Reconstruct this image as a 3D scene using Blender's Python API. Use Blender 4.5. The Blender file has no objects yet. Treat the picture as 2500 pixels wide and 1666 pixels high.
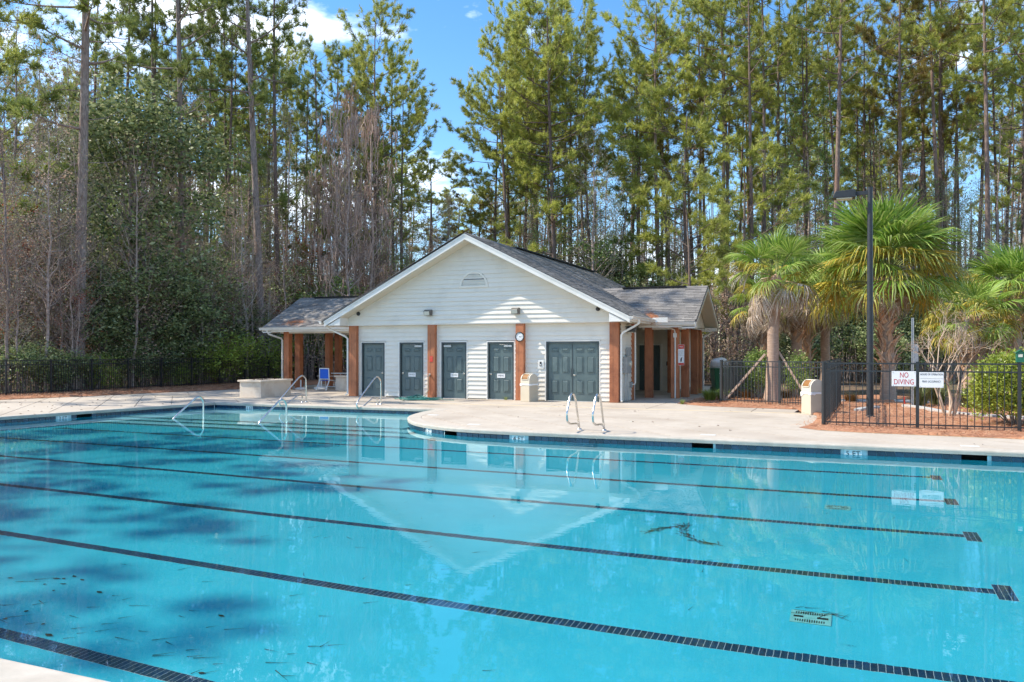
import bpy, bmesh, math, random
import numpy as np
from mathutils import Vector, Matrix
R = math.radians
S = bpy.context.scene
COL = S.collection
rnd = random.Random(7)

# ------------------------------------------------------------------ camera, sky, sun, exposure
FPX, HOR, YAW, CZ = 1977.3, 858.25, 22.614, 1.73          # focal length and horizon in the 2500 px wide frame
cam = bpy.data.cameras.new('camera'); cam_o = bpy.data.objects.new('camera', cam); COL.objects.link(cam_o)
cam_o.location = (0, 0, CZ); cam_o.rotation_euler = (R(90), 0, R(YAW))
cam.sensor_width = 36; cam.lens = 36 * FPX / 2500; cam.shift_y = (HOR - 833) / 2500
cam.clip_start = 0.05; cam.clip_end = 3000
S.camera = cam_o
SUN = Vector((-0.655, -0.205, 0.71)).normalized()          # towards the sun
world = bpy.data.worlds.new('World'); S.world = world; world.use_nodes = True
wn = world.node_tree; bg = wn.nodes['Background']
sky = wn.nodes.new('ShaderNodeTexSky'); sky.sky_type = 'NISHITA'; sky.sun_disc = False
sky.sun_elevation = math.asin(SUN.z); sky.sun_rotation = math.atan2(SUN.x, SUN.y)
sky.air_density = 1.0; sky.dust_density = 0.15; sky.ozone_density = 2.2; sky.altitude = 100
tc = wn.nodes.new('ShaderNodeTexCoord'); mp = wn.nodes.new('ShaderNodeMapping'); mp.inputs['Scale'].default_value = (1, 1, 2.6)
mp.inputs['Location'].default_value = (-3.3, 0.7, 0.6)
nz = wn.nodes.new('ShaderNodeTexNoise'); nz.inputs['Scale'].default_value = 3.4; nz.inputs['Detail'].default_value = 9; nz.inputs['Roughness'].default_value = 0.58
cr = wn.nodes.new('ShaderNodeValToRGB'); cr.color_ramp.elements[0].position = 0.535; cr.color_ramp.elements[1].position = 0.69
sep = wn.nodes.new('ShaderNodeSeparateXYZ'); mr = wn.nodes.new('ShaderNodeMapRange')
mr.inputs[1].default_value = 1.0; mr.inputs[2].default_value = 0.0; mr.inputs[3].default_value = 0.60; mr.inputs[4].default_value = 0.85
mul = wn.nodes.new('ShaderNodeMath'); mul.operation = 'MULTIPLY'
hsv = wn.nodes.new('ShaderNodeHueSaturation'); hsv.inputs['Saturation'].default_value = 1.26; hsv.inputs['Value'].default_value = 0.64
mx = wn.nodes.new('ShaderNodeMix'); mx.data_type = 'RGBA'; mx.inputs[7].default_value = (7.6, 7.8, 8.2, 1)
wl = wn.links.new
wl(tc.outputs['Generated'], mp.inputs[0]); wl(mp.outputs[0], nz.inputs['Vector']); wl(nz.outputs['Fac'], cr.inputs[0])
wl(tc.outputs['Generated'], sep.inputs[0]); wl(sep.outputs['Z'], mr.inputs[0])
wl(cr.outputs[0], mul.inputs[0]); wl(mr.outputs[0], mul.inputs[1]); wl(mul.outputs[0], mx.inputs[0])
wl(sky.outputs[0], hsv.inputs['Color']); wl(hsv.outputs[0], mx.inputs[6]); wl(mx.outputs[2], bg.inputs['Color'])
bg.inputs['Strength'].default_value = 0.15
sl = bpy.data.lights.new('sun', 'SUN'); sl.energy = 2.5; sl.angle = R(0.53); sl.color = (1.0, 0.92, 0.79)
sl.cycles.is_caustics_light = True
sun_o = bpy.data.objects.new('sun', sl); COL.objects.link(sun_o); sun_o.location = (-30, -10, 40)
sun_o.rotation_euler = (-SUN).to_track_quat('-Z', 'Y').to_euler()
S.view_settings.view_transform = 'Standard'; S.view_settings.look = 'None'; S.view_settings.gamma = 1.0
S.view_settings.use_curve_mapping = False; S.view_settings.exposure = 1.5
S.cycles.use_denoising = True; S.cycles.max_bounces = 10; S.cycles.transparent_max_bounces = 12
S.cycles.diffuse_bounces = 4; S.cycles.glossy_bounces = 4; S.cycles.transmission_bounces = 6
S.cycles.sample_clamp_indirect = 6; S.cycles.caustics_reflective = False; S.cycles.caustics_refractive = True

_a = R(YAW); FW = Vector((-math.sin(_a), math.cos(_a), 0)); RT = Vector((math.cos(_a), math.sin(_a), 0))
def at(px, d, z=0.0):
    """ground point d metres out along a bearing measured on the photograph"""
    v = FW * d + RT * ((px - 1250) / FPX * d); return (v.x, v.y, z)
def fd(px): return 29.84 / (.3845 + .467 * (1250 - px) / 1000)      # distance of the left fence on a bearing
def hz(py, d): return CZ + (HOR - py) / FPX * d

# ------------------------------------------------------------------ helpers
def link(o, parent=None):
    COL.objects.link(o)
    if parent is not None: o.parent = parent
    return o
def tag(o, label=None, cat=None, group=None, kind=None):
    if label: o['label'] = label
    if cat: o['category'] = cat
    if group: o['group'] = group
    if kind: o['kind'] = kind
    return o
def thing(name, loc, label, cat, group=None, rz=0.0, sc=1.0):
    o = bpy.data.objects.new(name, None); link(o); o.location = loc; o.rotation_euler = (0, 0, rz)
    o.empty_display_size = 0.2
    if sc != 1.0: o.scale = (sc, sc, sc)
    return tag(o, label, cat, group)
def inst(name, me, parent=None, loc=(0, 0, 0), rot=(0, 0, 0), sc=(1, 1, 1)):
    o = bpy.data.objects.new(name, me); link(o, parent); o.location = loc; o.rotation_euler = rot; o.scale = sc
    return o
def npmesh(name, V, F, mats, smooth=False, midx=None):
    V = np.asarray(V, np.float32); F = np.asarray(F, np.int32); k = F.shape[1]
    me = bpy.data.meshes.new(name)
    me.vertices.add(len(V)); me.vertices.foreach_set('co', V.ravel())
    me.loops.add(F.size); me.loops.foreach_set('vertex_index', F.ravel())
    me.polygons.add(len(F)); me.polygons.foreach_set('loop_start', np.arange(0, F.size, k, dtype=np.int32))
    me.polygons.foreach_set('loop_total', np.full(len(F), k, np.int32))
    for m in (mats if isinstance(mats, (list, tuple)) else [mats]): me.materials.append(m)
    if midx is not None: me.polygons.foreach_set('material_index', np.asarray(midx, np.int32))
    if smooth: me.polygons.foreach_set('use_smooth', np.ones(len(F), bool))
    me.update(); me.validate(); return me
class MB:
    """collects simple solids into one mesh"""
    def __init__(s): s.v = []; s.f = []; s.m = []; s.cur = 0; s.sm = []
    def add(s, vs, fs, smooth=False):
        b = len(s.v); s.v += [tuple(p) for p in vs]
        for f in fs: s.f.append(tuple(b + i for i in f)); s.m.append(s.cur); s.sm.append(smooth)
        return s
    def box(s, x0, x1, y0, y1, z0, z1):
        v = [(x, y, z) for x in (x0, x1) for y in (y0, y1) for z in (z0, z1)]
        return s.add(v, [(0, 1, 3, 2), (4, 6, 7, 5), (0, 4, 5, 1), (2, 3, 7, 6), (0, 2, 6, 4), (1, 5, 7, 3)])
    def prism(s, poly, ax, a, b):
        """extrude a 2-D polygon along axis ax ('x','y','z') from a to b"""
        n = len(poly)
        def mk(p, t): return (t, p[0], p[1]) if ax == 'x' else ((p[0], t, p[1]) if ax == 'y' else (p[0], p[1], t))
        v = [mk(p, a) for p in poly] + [mk(p, b) for p in poly]
        return s.add(v, [tuple(range(n))[::-1], tuple(range(n, 2 * n))] + [(i, (i + 1) % n, n + (i + 1) % n, n + i) for i in range(n)])
    def tube(s, pts, rad, n=8, cap=True, smooth=True):
        pts = [Vector(p) for p in pts]; m = len(pts)
        rad = rad if isinstance(rad, (list, tuple)) else [rad] * m
        t0 = (pts[1] - pts[0]).normalized(); u = t0.orthogonal().normalized(); vs = []
        for i, p in enumerate(pts):
            t = (pts[min(i + 1, m - 1)] - pts[max(i - 1, 0)]).normalized()
            u = (u - t * u.dot(t)); u = u.normalized() if u.length > 1e-6 else t.orthogonal().normalized(); w = t.cross(u)
            for k in range(n):
                a = 2 * math.pi * k / n; vs.append(p + (u * math.cos(a) + w * math.sin(a)) * rad[i])
        fs = [(i * n + k, i * n + (k + 1) % n, (i + 1) * n + (k + 1) % n, (i + 1) * n + k) for i in range(m - 1) for k in range(n)]
        s.add(vs, fs, smooth)
        if cap: s.add(vs[:n], [tuple(range(n))[::-1]]); s.add(vs[-n:], [tuple(range(n))])
        return s
    def cyl(s, x, y, z0, z1, r, n=16, r1=None): return s.tube([(x, y, z0), (x, y, z1)], [r, r if r1 is None else r1], n)
    def lathe(s, prof, n=20, c=(0, 0, 0)):
        vs = [(c[0] + r * math.cos(2 * math.pi * k / n), c[1] + r * math.sin(2 * math.pi * k / n), c[2] + z) for r, z in prof for k in range(n)]
        return s.add(vs, [(i * n + k, i * n + (k + 1) % n, (i + 1) * n + (k + 1) % n, (i + 1) * n + k) for i in range(len(prof) - 1) for k in range(n)], True)
    def mesh(s, name, mats, off=(0, 0, 0), bevel=0.0):
        me = bpy.data.meshes.new(name)
        me.from_pydata([(p[0] - off[0], p[1] - off[1], p[2] - off[2]) for p in s.v], [], s.f)
        for m in (mats if isinstance(mats, (list, tuple)) else [mats]): me.materials.append(m)
        for i, p in enumerate(me.polygons): p.material_index = s.m[i]; p.use_smooth = s.sm[i]
        bm = bmesh.new(); bm.from_mesh(me); bmesh.ops.recalc_face_normals(bm, faces=bm.faces)
        if bevel:
            es = [e for e in bm.edges if len(e.link_faces) == 2 and e.calc_face_angle(0) > 0.6]
            bmesh.ops.bevel(bm, geom=es, offset=bevel, segments=2, affect='EDGES', profile=0.5)
        bm.to_mesh(me); bm.free(); me.update(); return me
    def build(s, name, mats, parent=None, off=(0, 0, 0), bevel=0.0):
        o = bpy.data.objects.new(name, s.mesh(name, mats, off, bevel)); return link(o, parent)
def box_obj(name, m, parent, x0, x1, y0, y1, z0, z1, off=(0, 0, 0), bevel=0.0):
    return MB().box(x0, x1, y0, y1, z0, z1).build(name, m, parent, off, bevel)
def text_mesh(name, body, size, m, width=None, depth=0.002, align='CENTER'):
    cu = bpy.data.curves.new(name, 'FONT'); cu.body = body; cu.size = size; cu.align_x = align; cu.align_y = 'CENTER'
    cu.extrude = depth; cu.resolution_u = 3
    o = bpy.data.objects.new(name, cu); COL.objects.link(o)
    bpy.context.view_layer.update()
    me = bpy.data.meshes.new_from_object(o.evaluated_get(bpy.context.evaluated_depsgraph_get()))
    bpy.data.objects.remove(o); bpy.data.curves.remove(cu)
    me.name = name; me.materials.clear(); me.materials.append(m)
    if width:
        xs = [v.co.x for v in me.vertices]; k = width / max(1e-6, max(xs) - min(xs))
        for v in me.vertices: v.co.x *= k
    return me

# ------------------------------------------------------------------ materials
def pmat(name, col, rough=0.6, metal=0.0, spec=0.5):
    m = bpy.data.materials.new(name); m.use_nodes = True; b = m.node_tree.nodes['Principled BSDF']
    b.inputs['Base Color'].default_value = (*col, 1); b.inputs['Roughness'].default_value = rough
    b.inputs['Metallic'].default_value = metal; b.inputs['Specular IOR Level'].default_value = spec
    return m
def nmat(name, c1, c2, scale=8, rough=0.7, stretch=(1, 1, 1), bump=0.0, detail=6, metal=0.0, c3=None, scale3=1.0, obj_rand=0.0, lo=0.35, hi=0.65, spec=0.5, dist=0.02, isl=0.0):
    """two colour noise, optional large stains (c3), bump, per object / per island value variation"""
    m = pmat(name, c1, rough, metal, spec); t = m.node_tree; b = t.nodes['Principled BSDF']; L = t.links.new
    co = t.nodes.new('ShaderNodeTexCoord'); mpn = t.nodes.new('ShaderNodeMapping'); mpn.inputs['Scale'].default_value = stretch
    n = t.nodes.new('ShaderNodeTexNoise'); n.inputs['Scale'].default_value = scale; n.inputs['Detail'].default_value = detail; n.inputs['Roughness'].default_value = 0.62
    r = t.nodes.new('ShaderNodeValToRGB'); r.color_ramp.elements[0].position = lo; r.color_ramp.elements[1].position = hi
    r.color_ramp.elements[0].color = (*c1, 1); r.color_ramp.elements[1].color = (*c2, 1)
    L(co.outputs['Object'], mpn.inputs[0]); L(mpn.outputs[0], n.inputs['Vector']); L(n.outputs['Fac'], r.inputs[0]); out = r.outputs[0]
    if c3 is not None:
        n3 = t.nodes.new('ShaderNodeTexNoise'); n3.inputs['Scale'].default_value = scale3; n3.inputs['Detail'].default_value = 7; n3.inputs['Roughness'].default_value = 0.65
        r3 = t.nodes.new('ShaderNodeValToRGB'); r3.color_ramp.elements[0].position = 0.5; r3.color_ramp.elements[1].position = 0.72
        x3 = t.nodes.new('ShaderNodeMix'); x3.data_type = 'RGBA'; x3.inputs[7].default_value = (*c3, 1)
        L(co.outputs['Object'], n3.inputs['Vector']); L(n3.outputs['Fac'], r3.inputs[0]); L(r3.outputs[0], x3.inputs[0]); L(out, x3.inputs[6]); out = x3.outputs[2]
    for k, node, sock in ((obj_rand, 'ShaderNodeObjectInfo', 'Random'), (isl, 'ShaderNodeNewGeometry', 'Random Per Island')):
        if k:
            oi = t.nodes.new(node); ma = t.nodes.new('ShaderNodeMapRange'); ma.inputs[3].default_value = 1 - k; ma.inputs[4].default_value = 1 + k
            hs = t.nodes.new('ShaderNodeHueSaturation'); L(oi.outputs[sock], ma.inputs[0]); L(ma.outputs[0], hs.inputs['Value']); L(out, hs.inputs['Color']); out = hs.outputs[0]
    L(out, b.inputs['Base Color'])
    if bump:
        bp = t.nodes.new('ShaderNodeBump'); bp.inputs['Strength'].default_value = bump; bp.inputs['Distance'].default_value = dist
        L(n.outputs['Fac'], bp.inputs['Height']); L(bp.outputs[0], b.inputs['Normal'])
    return m
def leafmat(name, cols, trans=0.35, rough=0.5, objvar=0.12, spec=0.3):
    """colour picked per leaf (per mesh island) from a ramp, slight shift per tree, part of the light passes through"""
    m = bpy.data.materials.new(name); m.use_nodes = True; t = m.node_tree; b = t.nodes['Principled BSDF']; L = t.links.new; out = t.nodes['Material Output']
    g = t.nodes.new('ShaderNodeNewGeometry'); r = t.nodes.new('ShaderNodeValToRGB'); el = r.color_ramp.elements
    while len(el) < len(cols): el.new(0.5)
    for i, c in enumerate(cols): el[i].position = i / max(1, len(cols) - 1); el[i].color = (*c, 1)
    oi = t.nodes.new('ShaderNodeObjectInfo'); ma = t.nodes.new('ShaderNodeMapRange'); ma.inputs[3].default_value = 1 - objvar; ma.inputs[4].default_value = 1 + objvar
    hs = t.nodes.new('ShaderNodeHueSaturation')
    L(g.outputs['Random Per Island'], r.inputs[0]); L(r.outputs[0], hs.inputs['Color']); L(oi.outputs['Random'], ma.inputs[0]); L(ma.outputs[0], hs.inputs['Value'])
    b.inputs['Roughness'].default_value = rough; b.inputs['Specular IOR Level'].default_value = spec
    L(hs.outputs[0], b.inputs['Base Color'])
    if trans:
        tr = t.nodes.new('ShaderNodeBsdfTranslucent'); mxs = t.nodes.new('ShaderNodeMixShader'); mxs.inputs[0].default_value = trans
        L(hs.outputs[0], tr.inputs[0]); L(b.outputs[0], mxs.inputs[1]); L(tr.outputs[0], mxs.inputs[2]); L(mxs.outputs[0], out.inputs[0])
    return m
M = {}
M['concrete'] = nmat('deck_concrete', (0.44, 0.375, 0.30), (0.515, 0.45, 0.37), 2.2, 0.85, bump=0.12, c3=(0.35, 0.285, 0.22), scale3=0.55, obj_rand=0.035, dist=0.004)
M['coping'] = nmat('coping_concrete', (0.45, 0.395, 0.325), (0.52, 0.465, 0.39), 5, 0.8, bump=0.15, c3=(0.38, 0.35, 0.29), scale3=1.5, dist=0.004)
M['joint'] = nmat('joint_dirt', (0.17, 0.14, 0.11), (0.26, 0.22, 0.18), 6, 0.95)
M['siding'] = nmat('vinyl_siding', (0.75, 0.70, 0.605), (0.79, 0.74, 0.645), 1.2, 0.42, stretch=(0.3, 1, 3), c3=(0.68, 0.63, 0.54), scale3=1.1, obj_rand=0.02)
M['soffit'] = nmat('vinyl_soffit', (0.64, 0.58, 0.46), (0.68, 0.62, 0.50), 2, 0.5)
M['trim'] = nmat('white_trim', (0.76, 0.735, 0.68), (0.81, 0.785, 0.73), 2, 0.4, c3=(0.70, 0.68, 0.62), scale3=1.4)
M['gutter'] = nmat('painted_gutter', (0.76, 0.74, 0.68), (0.81, 0.79, 0.74), 3, 0.35, c3=(0.66, 0.61, 0.52), scale3=2.0)
M['cedar'] = nmat('stained_cedar', (0.38, 0.125, 0.050), (0.50, 0.185, 0.080), 9, 0.6, stretch=(6, 6, 0.35), bump=0.25, c3=(0.25, 0.075, 0.03), scale3=1.6, obj_rand=0.12, dist=0.006)
M['door'] = nmat('slate_door_paint', (0.085, 0.125, 0.128), (0.105, 0.148, 0.148), 3, 0.38, c3=(0.135, 0.18, 0.175), scale3=2.2)
M['doorframe'] = nmat('dark_frame_paint', (0.035, 0.05, 0.055), (0.05, 0.068, 0.07), 5, 0.45)
M['shingle'] = nmat('asphalt_shingle', (0.16, 0.148, 0.135), (0.28, 0.26, 0.24), 40, 0.92, bump=0.3, c3=(0.12, 0.112, 0.105), scale3=0.5, obj_rand=0.20, isl=0.28, dist=0.004)
M['lamphousing'] = nmat('weathered_bronze', (0.10, 0.092, 0.08), (0.16, 0.15, 0.13), 8, 0.5)
M['dark'] = pmat('dark_void', (0.01, 0.01, 0.011), 0.8)
M['black'] = nmat('black_powder_coat', (0.014, 0.016, 0.019), (0.022, 0.024, 0.028), 10, 0.38, spec=0.6)
M['lamp'] = nmat('dark_bronze_paint', (0.022, 0.024, 0.028), (0.032, 0.034, 0.037), 12, 0.45)
M['steel'] = nmat('stainless_steel', (0.62, 0.60, 0.56), (0.72, 0.70, 0.67), 6, 0.22, metal=1.0)
M['galv'] = nmat('galvanised_steel', (0.42, 0.43, 0.43), (0.52, 0.53, 0.53), 14, 0.45, metal=0.7)
M['binbody'] = nmat('beige_bin_plastic', (0.52, 0.45, 0.34), (0.56, 0.49, 0.38), 2, 0.55)
M['binlid'] = nmat('beige_bin_lid', (0.60, 0.54, 0.43), (0.64, 0.58, 0.47), 2, 0.5)
M['binhole'] = pmat('amber_liner', (0.24, 0.10, 0.015), 0.6)
M['bag'] = nmat('white_bag_film', (0.80, 0.79, 0.77), (0.88, 0.87, 0.86), 12, 0.35, bump=0.4)
M['stone'] = nmat('planter_stucco', (0.62, 0.52, 0.42), (0.71, 0.61, 0.50), 3, 0.85, c3=(0.50, 0.36, 0.25), scale3=1.3, bump=0.15, dist=0.005)
M['cap'] = nmat('planter_cap_stone', (0.66, 0.54, 0.41), (0.74, 0.62, 0.49), 6, 0.75, bump=0.2, dist=0.005)
M['soil'] = nmat('planter_soil', (0.10, 0.06, 0.04), (0.18, 0.11, 0.07), 20, 0.95, bump=0.6)
M['white'] = pmat('white_plastic', (0.80, 0.80, 0.79), 0.35)
M['blue'] = nmat('blue_mesh_fabric', (0.015, 0.11, 0.60), (0.02, 0.14, 0.70), 30, 0.6, bump=0.1)
M['signwhite'] = nmat('sign_enamel', (0.76, 0.76, 0.75), (0.81, 0.81, 0.80), 4, 0.35)
M['signred'] = pmat('sign_red', (0.50, 0.015, 0.02), 0.5); M['signblack'] = pmat('sign_black', (0.02, 0.02, 0.022), 0.5)
M['red'] = pmat('red_vinyl', (0.62, 0.055, 0.03), 0.45)
M['hose'] = nmat('green_hose', (0.015, 0.16, 0.14), (0.03, 0.22, 0.19), 12, 0.4)
M['brass'] = nmat('brass_fitting', (0.45, 0.40, 0.30), (0.60, 0.55, 0.45), 10, 0.35, metal=0.9)
M['meter'] = nmat('meter_grey_paint', (0.28, 0.29, 0.285), (0.33, 0.34, 0.335), 8, 0.45)
M['lens'] = pmat('frosted_lens', (0.62, 0.60, 0.50), 0.2)
M['cart'] = nmat('green_cart_plastic', (0.012, 0.10, 0.035), (0.018, 0.13, 0.048), 4, 0.5)
M['greenbox'] = pmat('green_box_paint', (0.01, 0.13, 0.075), 0.45)
M['poolfloor'] = nmat('water_tinted_plaster', (0.026, 0.490, 0.605), (0.035, 0.545, 0.66), 0.9, 0.8, c3=(0.020, 0.445, 0.56), scale3=0.35)  # light lost in the deep water is put into this plaster colour
M['poolshelf'] = nmat('water_tinted_shelf_plaster', (0.26, 0.66, 0.71), (0.31, 0.71, 0.76), 1.4, 0.8)  # paler copy of the plaster: less light absorbed over the shallow shelf
M['grout'] = nmat('pale_grout', (0.48, 0.56, 0.56), (0.58, 0.66, 0.65), 12, 0.8)
M['lanetile'] = nmat('navy_lane_tile', (0.003, 0.026, 0.070), (0.006, 0.042, 0.100), 3, 0.35, obj_rand=0.3, c3=(0.008, 0.040, 0.060), scale3=2.0, isl=0.25)
M['walltile'] = nmat('blue_waterline_tile', (0.008, 0.036, 0.072), (0.016, 0.058, 0.105), 9, 0.2, obj_rand=0.35, isl=0.3)
M['marker'] = pmat('white_marker_tile', (0.74, 0.76, 0.74), 0.35)
M['grate'] = nmat('teal_grate', (0.16, 0.50, 0.46), (0.28, 0.62, 0.58), 14, 0.5)
M['straw'] = nmat('pine_straw_floor', (0.30, 0.125, 0.065), (0.50, 0.255, 0.14), 14, 0.95, stretch=(1, 3, 1), bump=0.8, detail=10, c3=(0.26, 0.11, 0.06), scale3=0.7)
M['straw_needle'] = leafmat('pine_straw_needles', [(0.34, 0.14, 0.07), (0.48, 0.23, 0.12), (0.60, 0.38, 0.23), (0.40, 0.17, 0.09)], 0.0, 0.8, 0.05)
M['forestfloor'] = nmat('leaf_litter', (0.09, 0.06, 0.035), (0.20, 0.125, 0.075), 3.0, 0.95, bump=0.8, c3=(0.07, 0.075, 0.03), scale3=0.25, detail=10)
M['edging'] = nmat('grey_concrete_edging', (0.42, 0.41, 0.39), (0.52, 0.51, 0.48), 8, 0.85)
M['bark'] = nmat('pine_bark', (0.10, 0.072, 0.060), (0.30, 0.215, 0.175), 7, 0.95, stretch=(3, 3, 0.8), bump=0.9, c3=(0.20, 0.105, 0.07), scale3=0.35, obj_rand=0.25, dist=0.05)
M['barkgrey'] = nmat('pale_pine_bark', (0.17, 0.13, 0.115), (0.42, 0.33, 0.29), 7, 0.95, stretch=(3, 3, 0.8), bump=0.9, c3=(0.25, 0.15, 0.11), scale3=0.35, obj_rand=0.1, dist=0.05)
M['twig'] = nmat('grey_twig_bark', (0.24, 0.18, 0.155), (0.46, 0.365, 0.32), 6, 0.9, obj_rand=0.35)
M['paletwig'] = nmat('pale_bare_bark', (0.42, 0.36, 0.31), (0.56, 0.49, 0.43), 8, 0.85)
M['needle'] = leafmat('pine_needles', [(0.24, 0.29, 0.055), (0.41, 0.45, 0.085), (0.60, 0.61, 0.16), (0.46, 0.45, 0.15)], 0.42, 0.5, 0.2)
M['needle_dk'] = leafmat('dark_pine_needles', [(0.16, 0.21, 0.06), (0.25, 0.305, 0.08), (0.36, 0.39, 0.11)], 0.38, 0.5, 0.2)
M['needle_rust'] = leafmat('rusty_pine_needles', [(0.26, 0.18, 0.045), (0.33, 0.24, 0.06), (0.26, 0.26, 0.06)], 0.3, 0.5, 0.15)
M['leaf_dk'] = leafmat('dark_evergreen_leaves', [(0.06, 0.085, 0.035), (0.17, 0.22, 0.08), (0.31, 0.37, 0.14), (0.50, 0.52, 0.28)], 0.32, 0.5, 0.2, 0.35)
M['leaf_md'] = leafmat('mid_green_leaves', [(0.12, 0.20, 0.055), (0.23, 0.33, 0.08), (0.36, 0.45, 0.13)], 0.3, 0.5, 0.2, 0.35)
M['leaf_lt'] = leafmat('light_green_leaves', [(0.26, 0.36, 0.06), (0.40, 0.50, 0.085), (0.50, 0.56, 0.13)], 0.35, 0.5, 0.12, 0.35)
M['leaf_yel'] = leafmat('yellow_green_bush_leaves', [(0.16, 0.23, 0.03), (0.32, 0.38, 0.045), (0.46, 0.48, 0.09), (0.22, 0.31, 0.04)], 0.3, 0.35, 0.08, 0.5)
M['leaf_brn'] = leafmat('dry_brown_leaves', [(0.34, 0.20, 0.14), (0.48, 0.32, 0.24), (0.54, 0.40, 0.31), (0.30, 0.27, 0.15)], 0.25, 0.7, 0.2)
M['leaf_dry'] = leafmat('dusty_olive_leaves', [(0.32, 0.29, 0.18), (0.46, 0.40, 0.28), (0.27, 0.31, 0.15), (0.52, 0.43, 0.33)], 0.25, 0.7, 0.15)
M['leaf_red'] = leafmat('rusty_red_leaves', [(0.30, 0.06, 0.03), (0.40, 0.12, 0.05)], 0.35, 0.6, 0.1)
M['leaf_fall'] = leafmat('fallen_leaf', [(0.09, 0.045, 0.03), (0.17, 0.09, 0.05), (0.12, 0.07, 0.05)], 0.0, 0.8, 0.1)
M['moss'] = leafmat('spanish_moss', [(0.36, 0.25, 0.20), (0.50, 0.38, 0.32), (0.40, 0.27, 0.21)], 0.2, 0.9, 0.1)
M['frond'] = leafmat('green_palm_blades', [(0.12, 0.23, 0.028), (0.21, 0.35, 0.045), (0.40, 0.48, 0.13), (0.27, 0.40, 0.06), (0.46, 0.52, 0.20)], 0.38, 0.5, 0.2, 0.3)
M['frond_y'] = leafmat('yellowing_palm_blades', [(0.34, 0.34, 0.05), (0.50, 0.44, 0.07), (0.56, 0.37, 0.06), (0.28, 0.33, 0.06), (0.58, 0.52, 0.24)], 0.3, 0.45, 0.2, 0.4)
M['frond_d'] = leafmat('dead_palm_blades', [(0.42, 0.31, 0.22), (0.56, 0.46, 0.37), (0.66, 0.58, 0.50), (0.40, 0.27, 0.17)], 0.15, 0.8, 0.2)
M['petiole'] = nmat('palm_petiole', (0.16, 0.20, 0.05), (0.24, 0.27, 0.08), 6, 0.5)
M['palmtrunk'] = nmat('palm_trunk', (0.34, 0.22, 0.155), (0.50, 0.36, 0.27), 5, 0.9, stretch=(1, 1, 9), bump=0.7, c3=(0.32, 0.25, 0.20), scale3=0.8, obj_rand=0.1, dist=0.02)
M['boot'] = nmat('palm_boot', (0.42, 0.22, 0.12), (0.62, 0.42, 0.28), 5, 0.85, stretch=(2, 2, 0.6), obj_rand=0.25, bump=0.2)
M['timber'] = nmat('weathered_timber', (0.34, 0.22, 0.155), (0.46, 0.33, 0.245), 8, 0.8, stretch=(3, 3, 0.5))
M['grassblade'] = leafmat('green_grass_blades', [(0.18, 0.27, 0.04), (0.28, 0.38, 0.07), (0.40, 0.42, 0.14)], 0.35, 0.5, 0.1)
M['strapleaf'] = leafmat('grey_green_strap_leaves', [(0.10, 0.14, 0.05), (0.17, 0.21, 0.08), (0.27, 0.26, 0.13)], 0.3, 0.5, 0.1)
M['drygrass'] = leafmat('dormant_grass_blades', [(0.34, 0.16, 0.06), (0.46, 0.25, 0.10), (0.40, 0.28, 0.10), (0.28, 0.22, 0.06)], 0.25, 0.7, 0.1)
M['debris'] = leafmat('sunk_debris', [(0.012, 0.028, 0.022), (0.03, 0.05, 0.035)], 0.0, 0.8, 0.0)

# water: real refraction; the sun reaches the floor through it
m = bpy.data.materials.new('pool_water'); m.use_nodes = True; t = m.node_tree; t.nodes.clear(); L = t.links.new
out = t.nodes.new('ShaderNodeOutputMaterial'); gl = t.nodes.new('ShaderNodeBsdfGlass'); gl.inputs['IOR'].default_value = 1.333
gl.inputs['Roughness'].default_value = 0.0; gl.inputs['Color'].default_value = (0.88, 0.98, 1.0, 1)
co = t.nodes.new('ShaderNodeTexCoord'); n1 = t.nodes.new('ShaderNodeTexNoise'); n1.inputs['Scale'].default_value = 1.7; n1.inputs['Detail'].default_value = 3
mpp = t.nodes.new('ShaderNodeMapping'); mpp.inputs['Rotation'].default_value = (0, 0, 0.5); mpp.inputs['Scale'].default_value = (1, 2.2, 1)
bp = t.nodes.new('ShaderNodeBump'); bp.inputs['Strength'].default_value = 0.045; bp.inputs['Distance'].default_value = 0.02
n2 = t.nodes.new('ShaderNodeTexNoise'); n2.inputs['Scale'].default_value = 11; n2.inputs['Detail'].default_value = 2
n3 = t.nodes.new('ShaderNodeTexNoise'); n3.inputs['Scale'].default_value = 0.33; n3.inputs['Detail'].default_value = 2
r3 = t.nodes.new('ShaderNodeValToRGB'); r3.color_ramp.elements[0].position = 0.50; r3.color_ramp.elements[1].position = 0.68
mm = t.nodes.new('ShaderNodeMath'); mm.operation = 'MULTIPLY'; ma = t.nodes.new('ShaderNodeMath'); ma.operation = 'MULTIPLY_ADD'; ma.inputs[1].default_value = 0.55
L(co.outputs['Object'], mpp.inputs[0]); L(mpp.outputs[0], n1.inputs['Vector']); L(mpp.outputs[0], n2.inputs['Vector']); L(co.outputs['Object'], n3.inputs['Vector'])
L(n3.outputs['Fac'], r3.inputs[0]); L(r3.outputs[0], mm.inputs[0]); L(n2.outputs['Fac'], mm.inputs[1])
L(mm.outputs[0], ma.inputs[0]); L(n1.outputs['Fac'], ma.inputs[2]); L(ma.outputs[0], bp.inputs['Height']); L(bp.outputs[0], gl.inputs['Normal']); L(gl.outputs[0], out.inputs[0])
M['water'] = m

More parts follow.
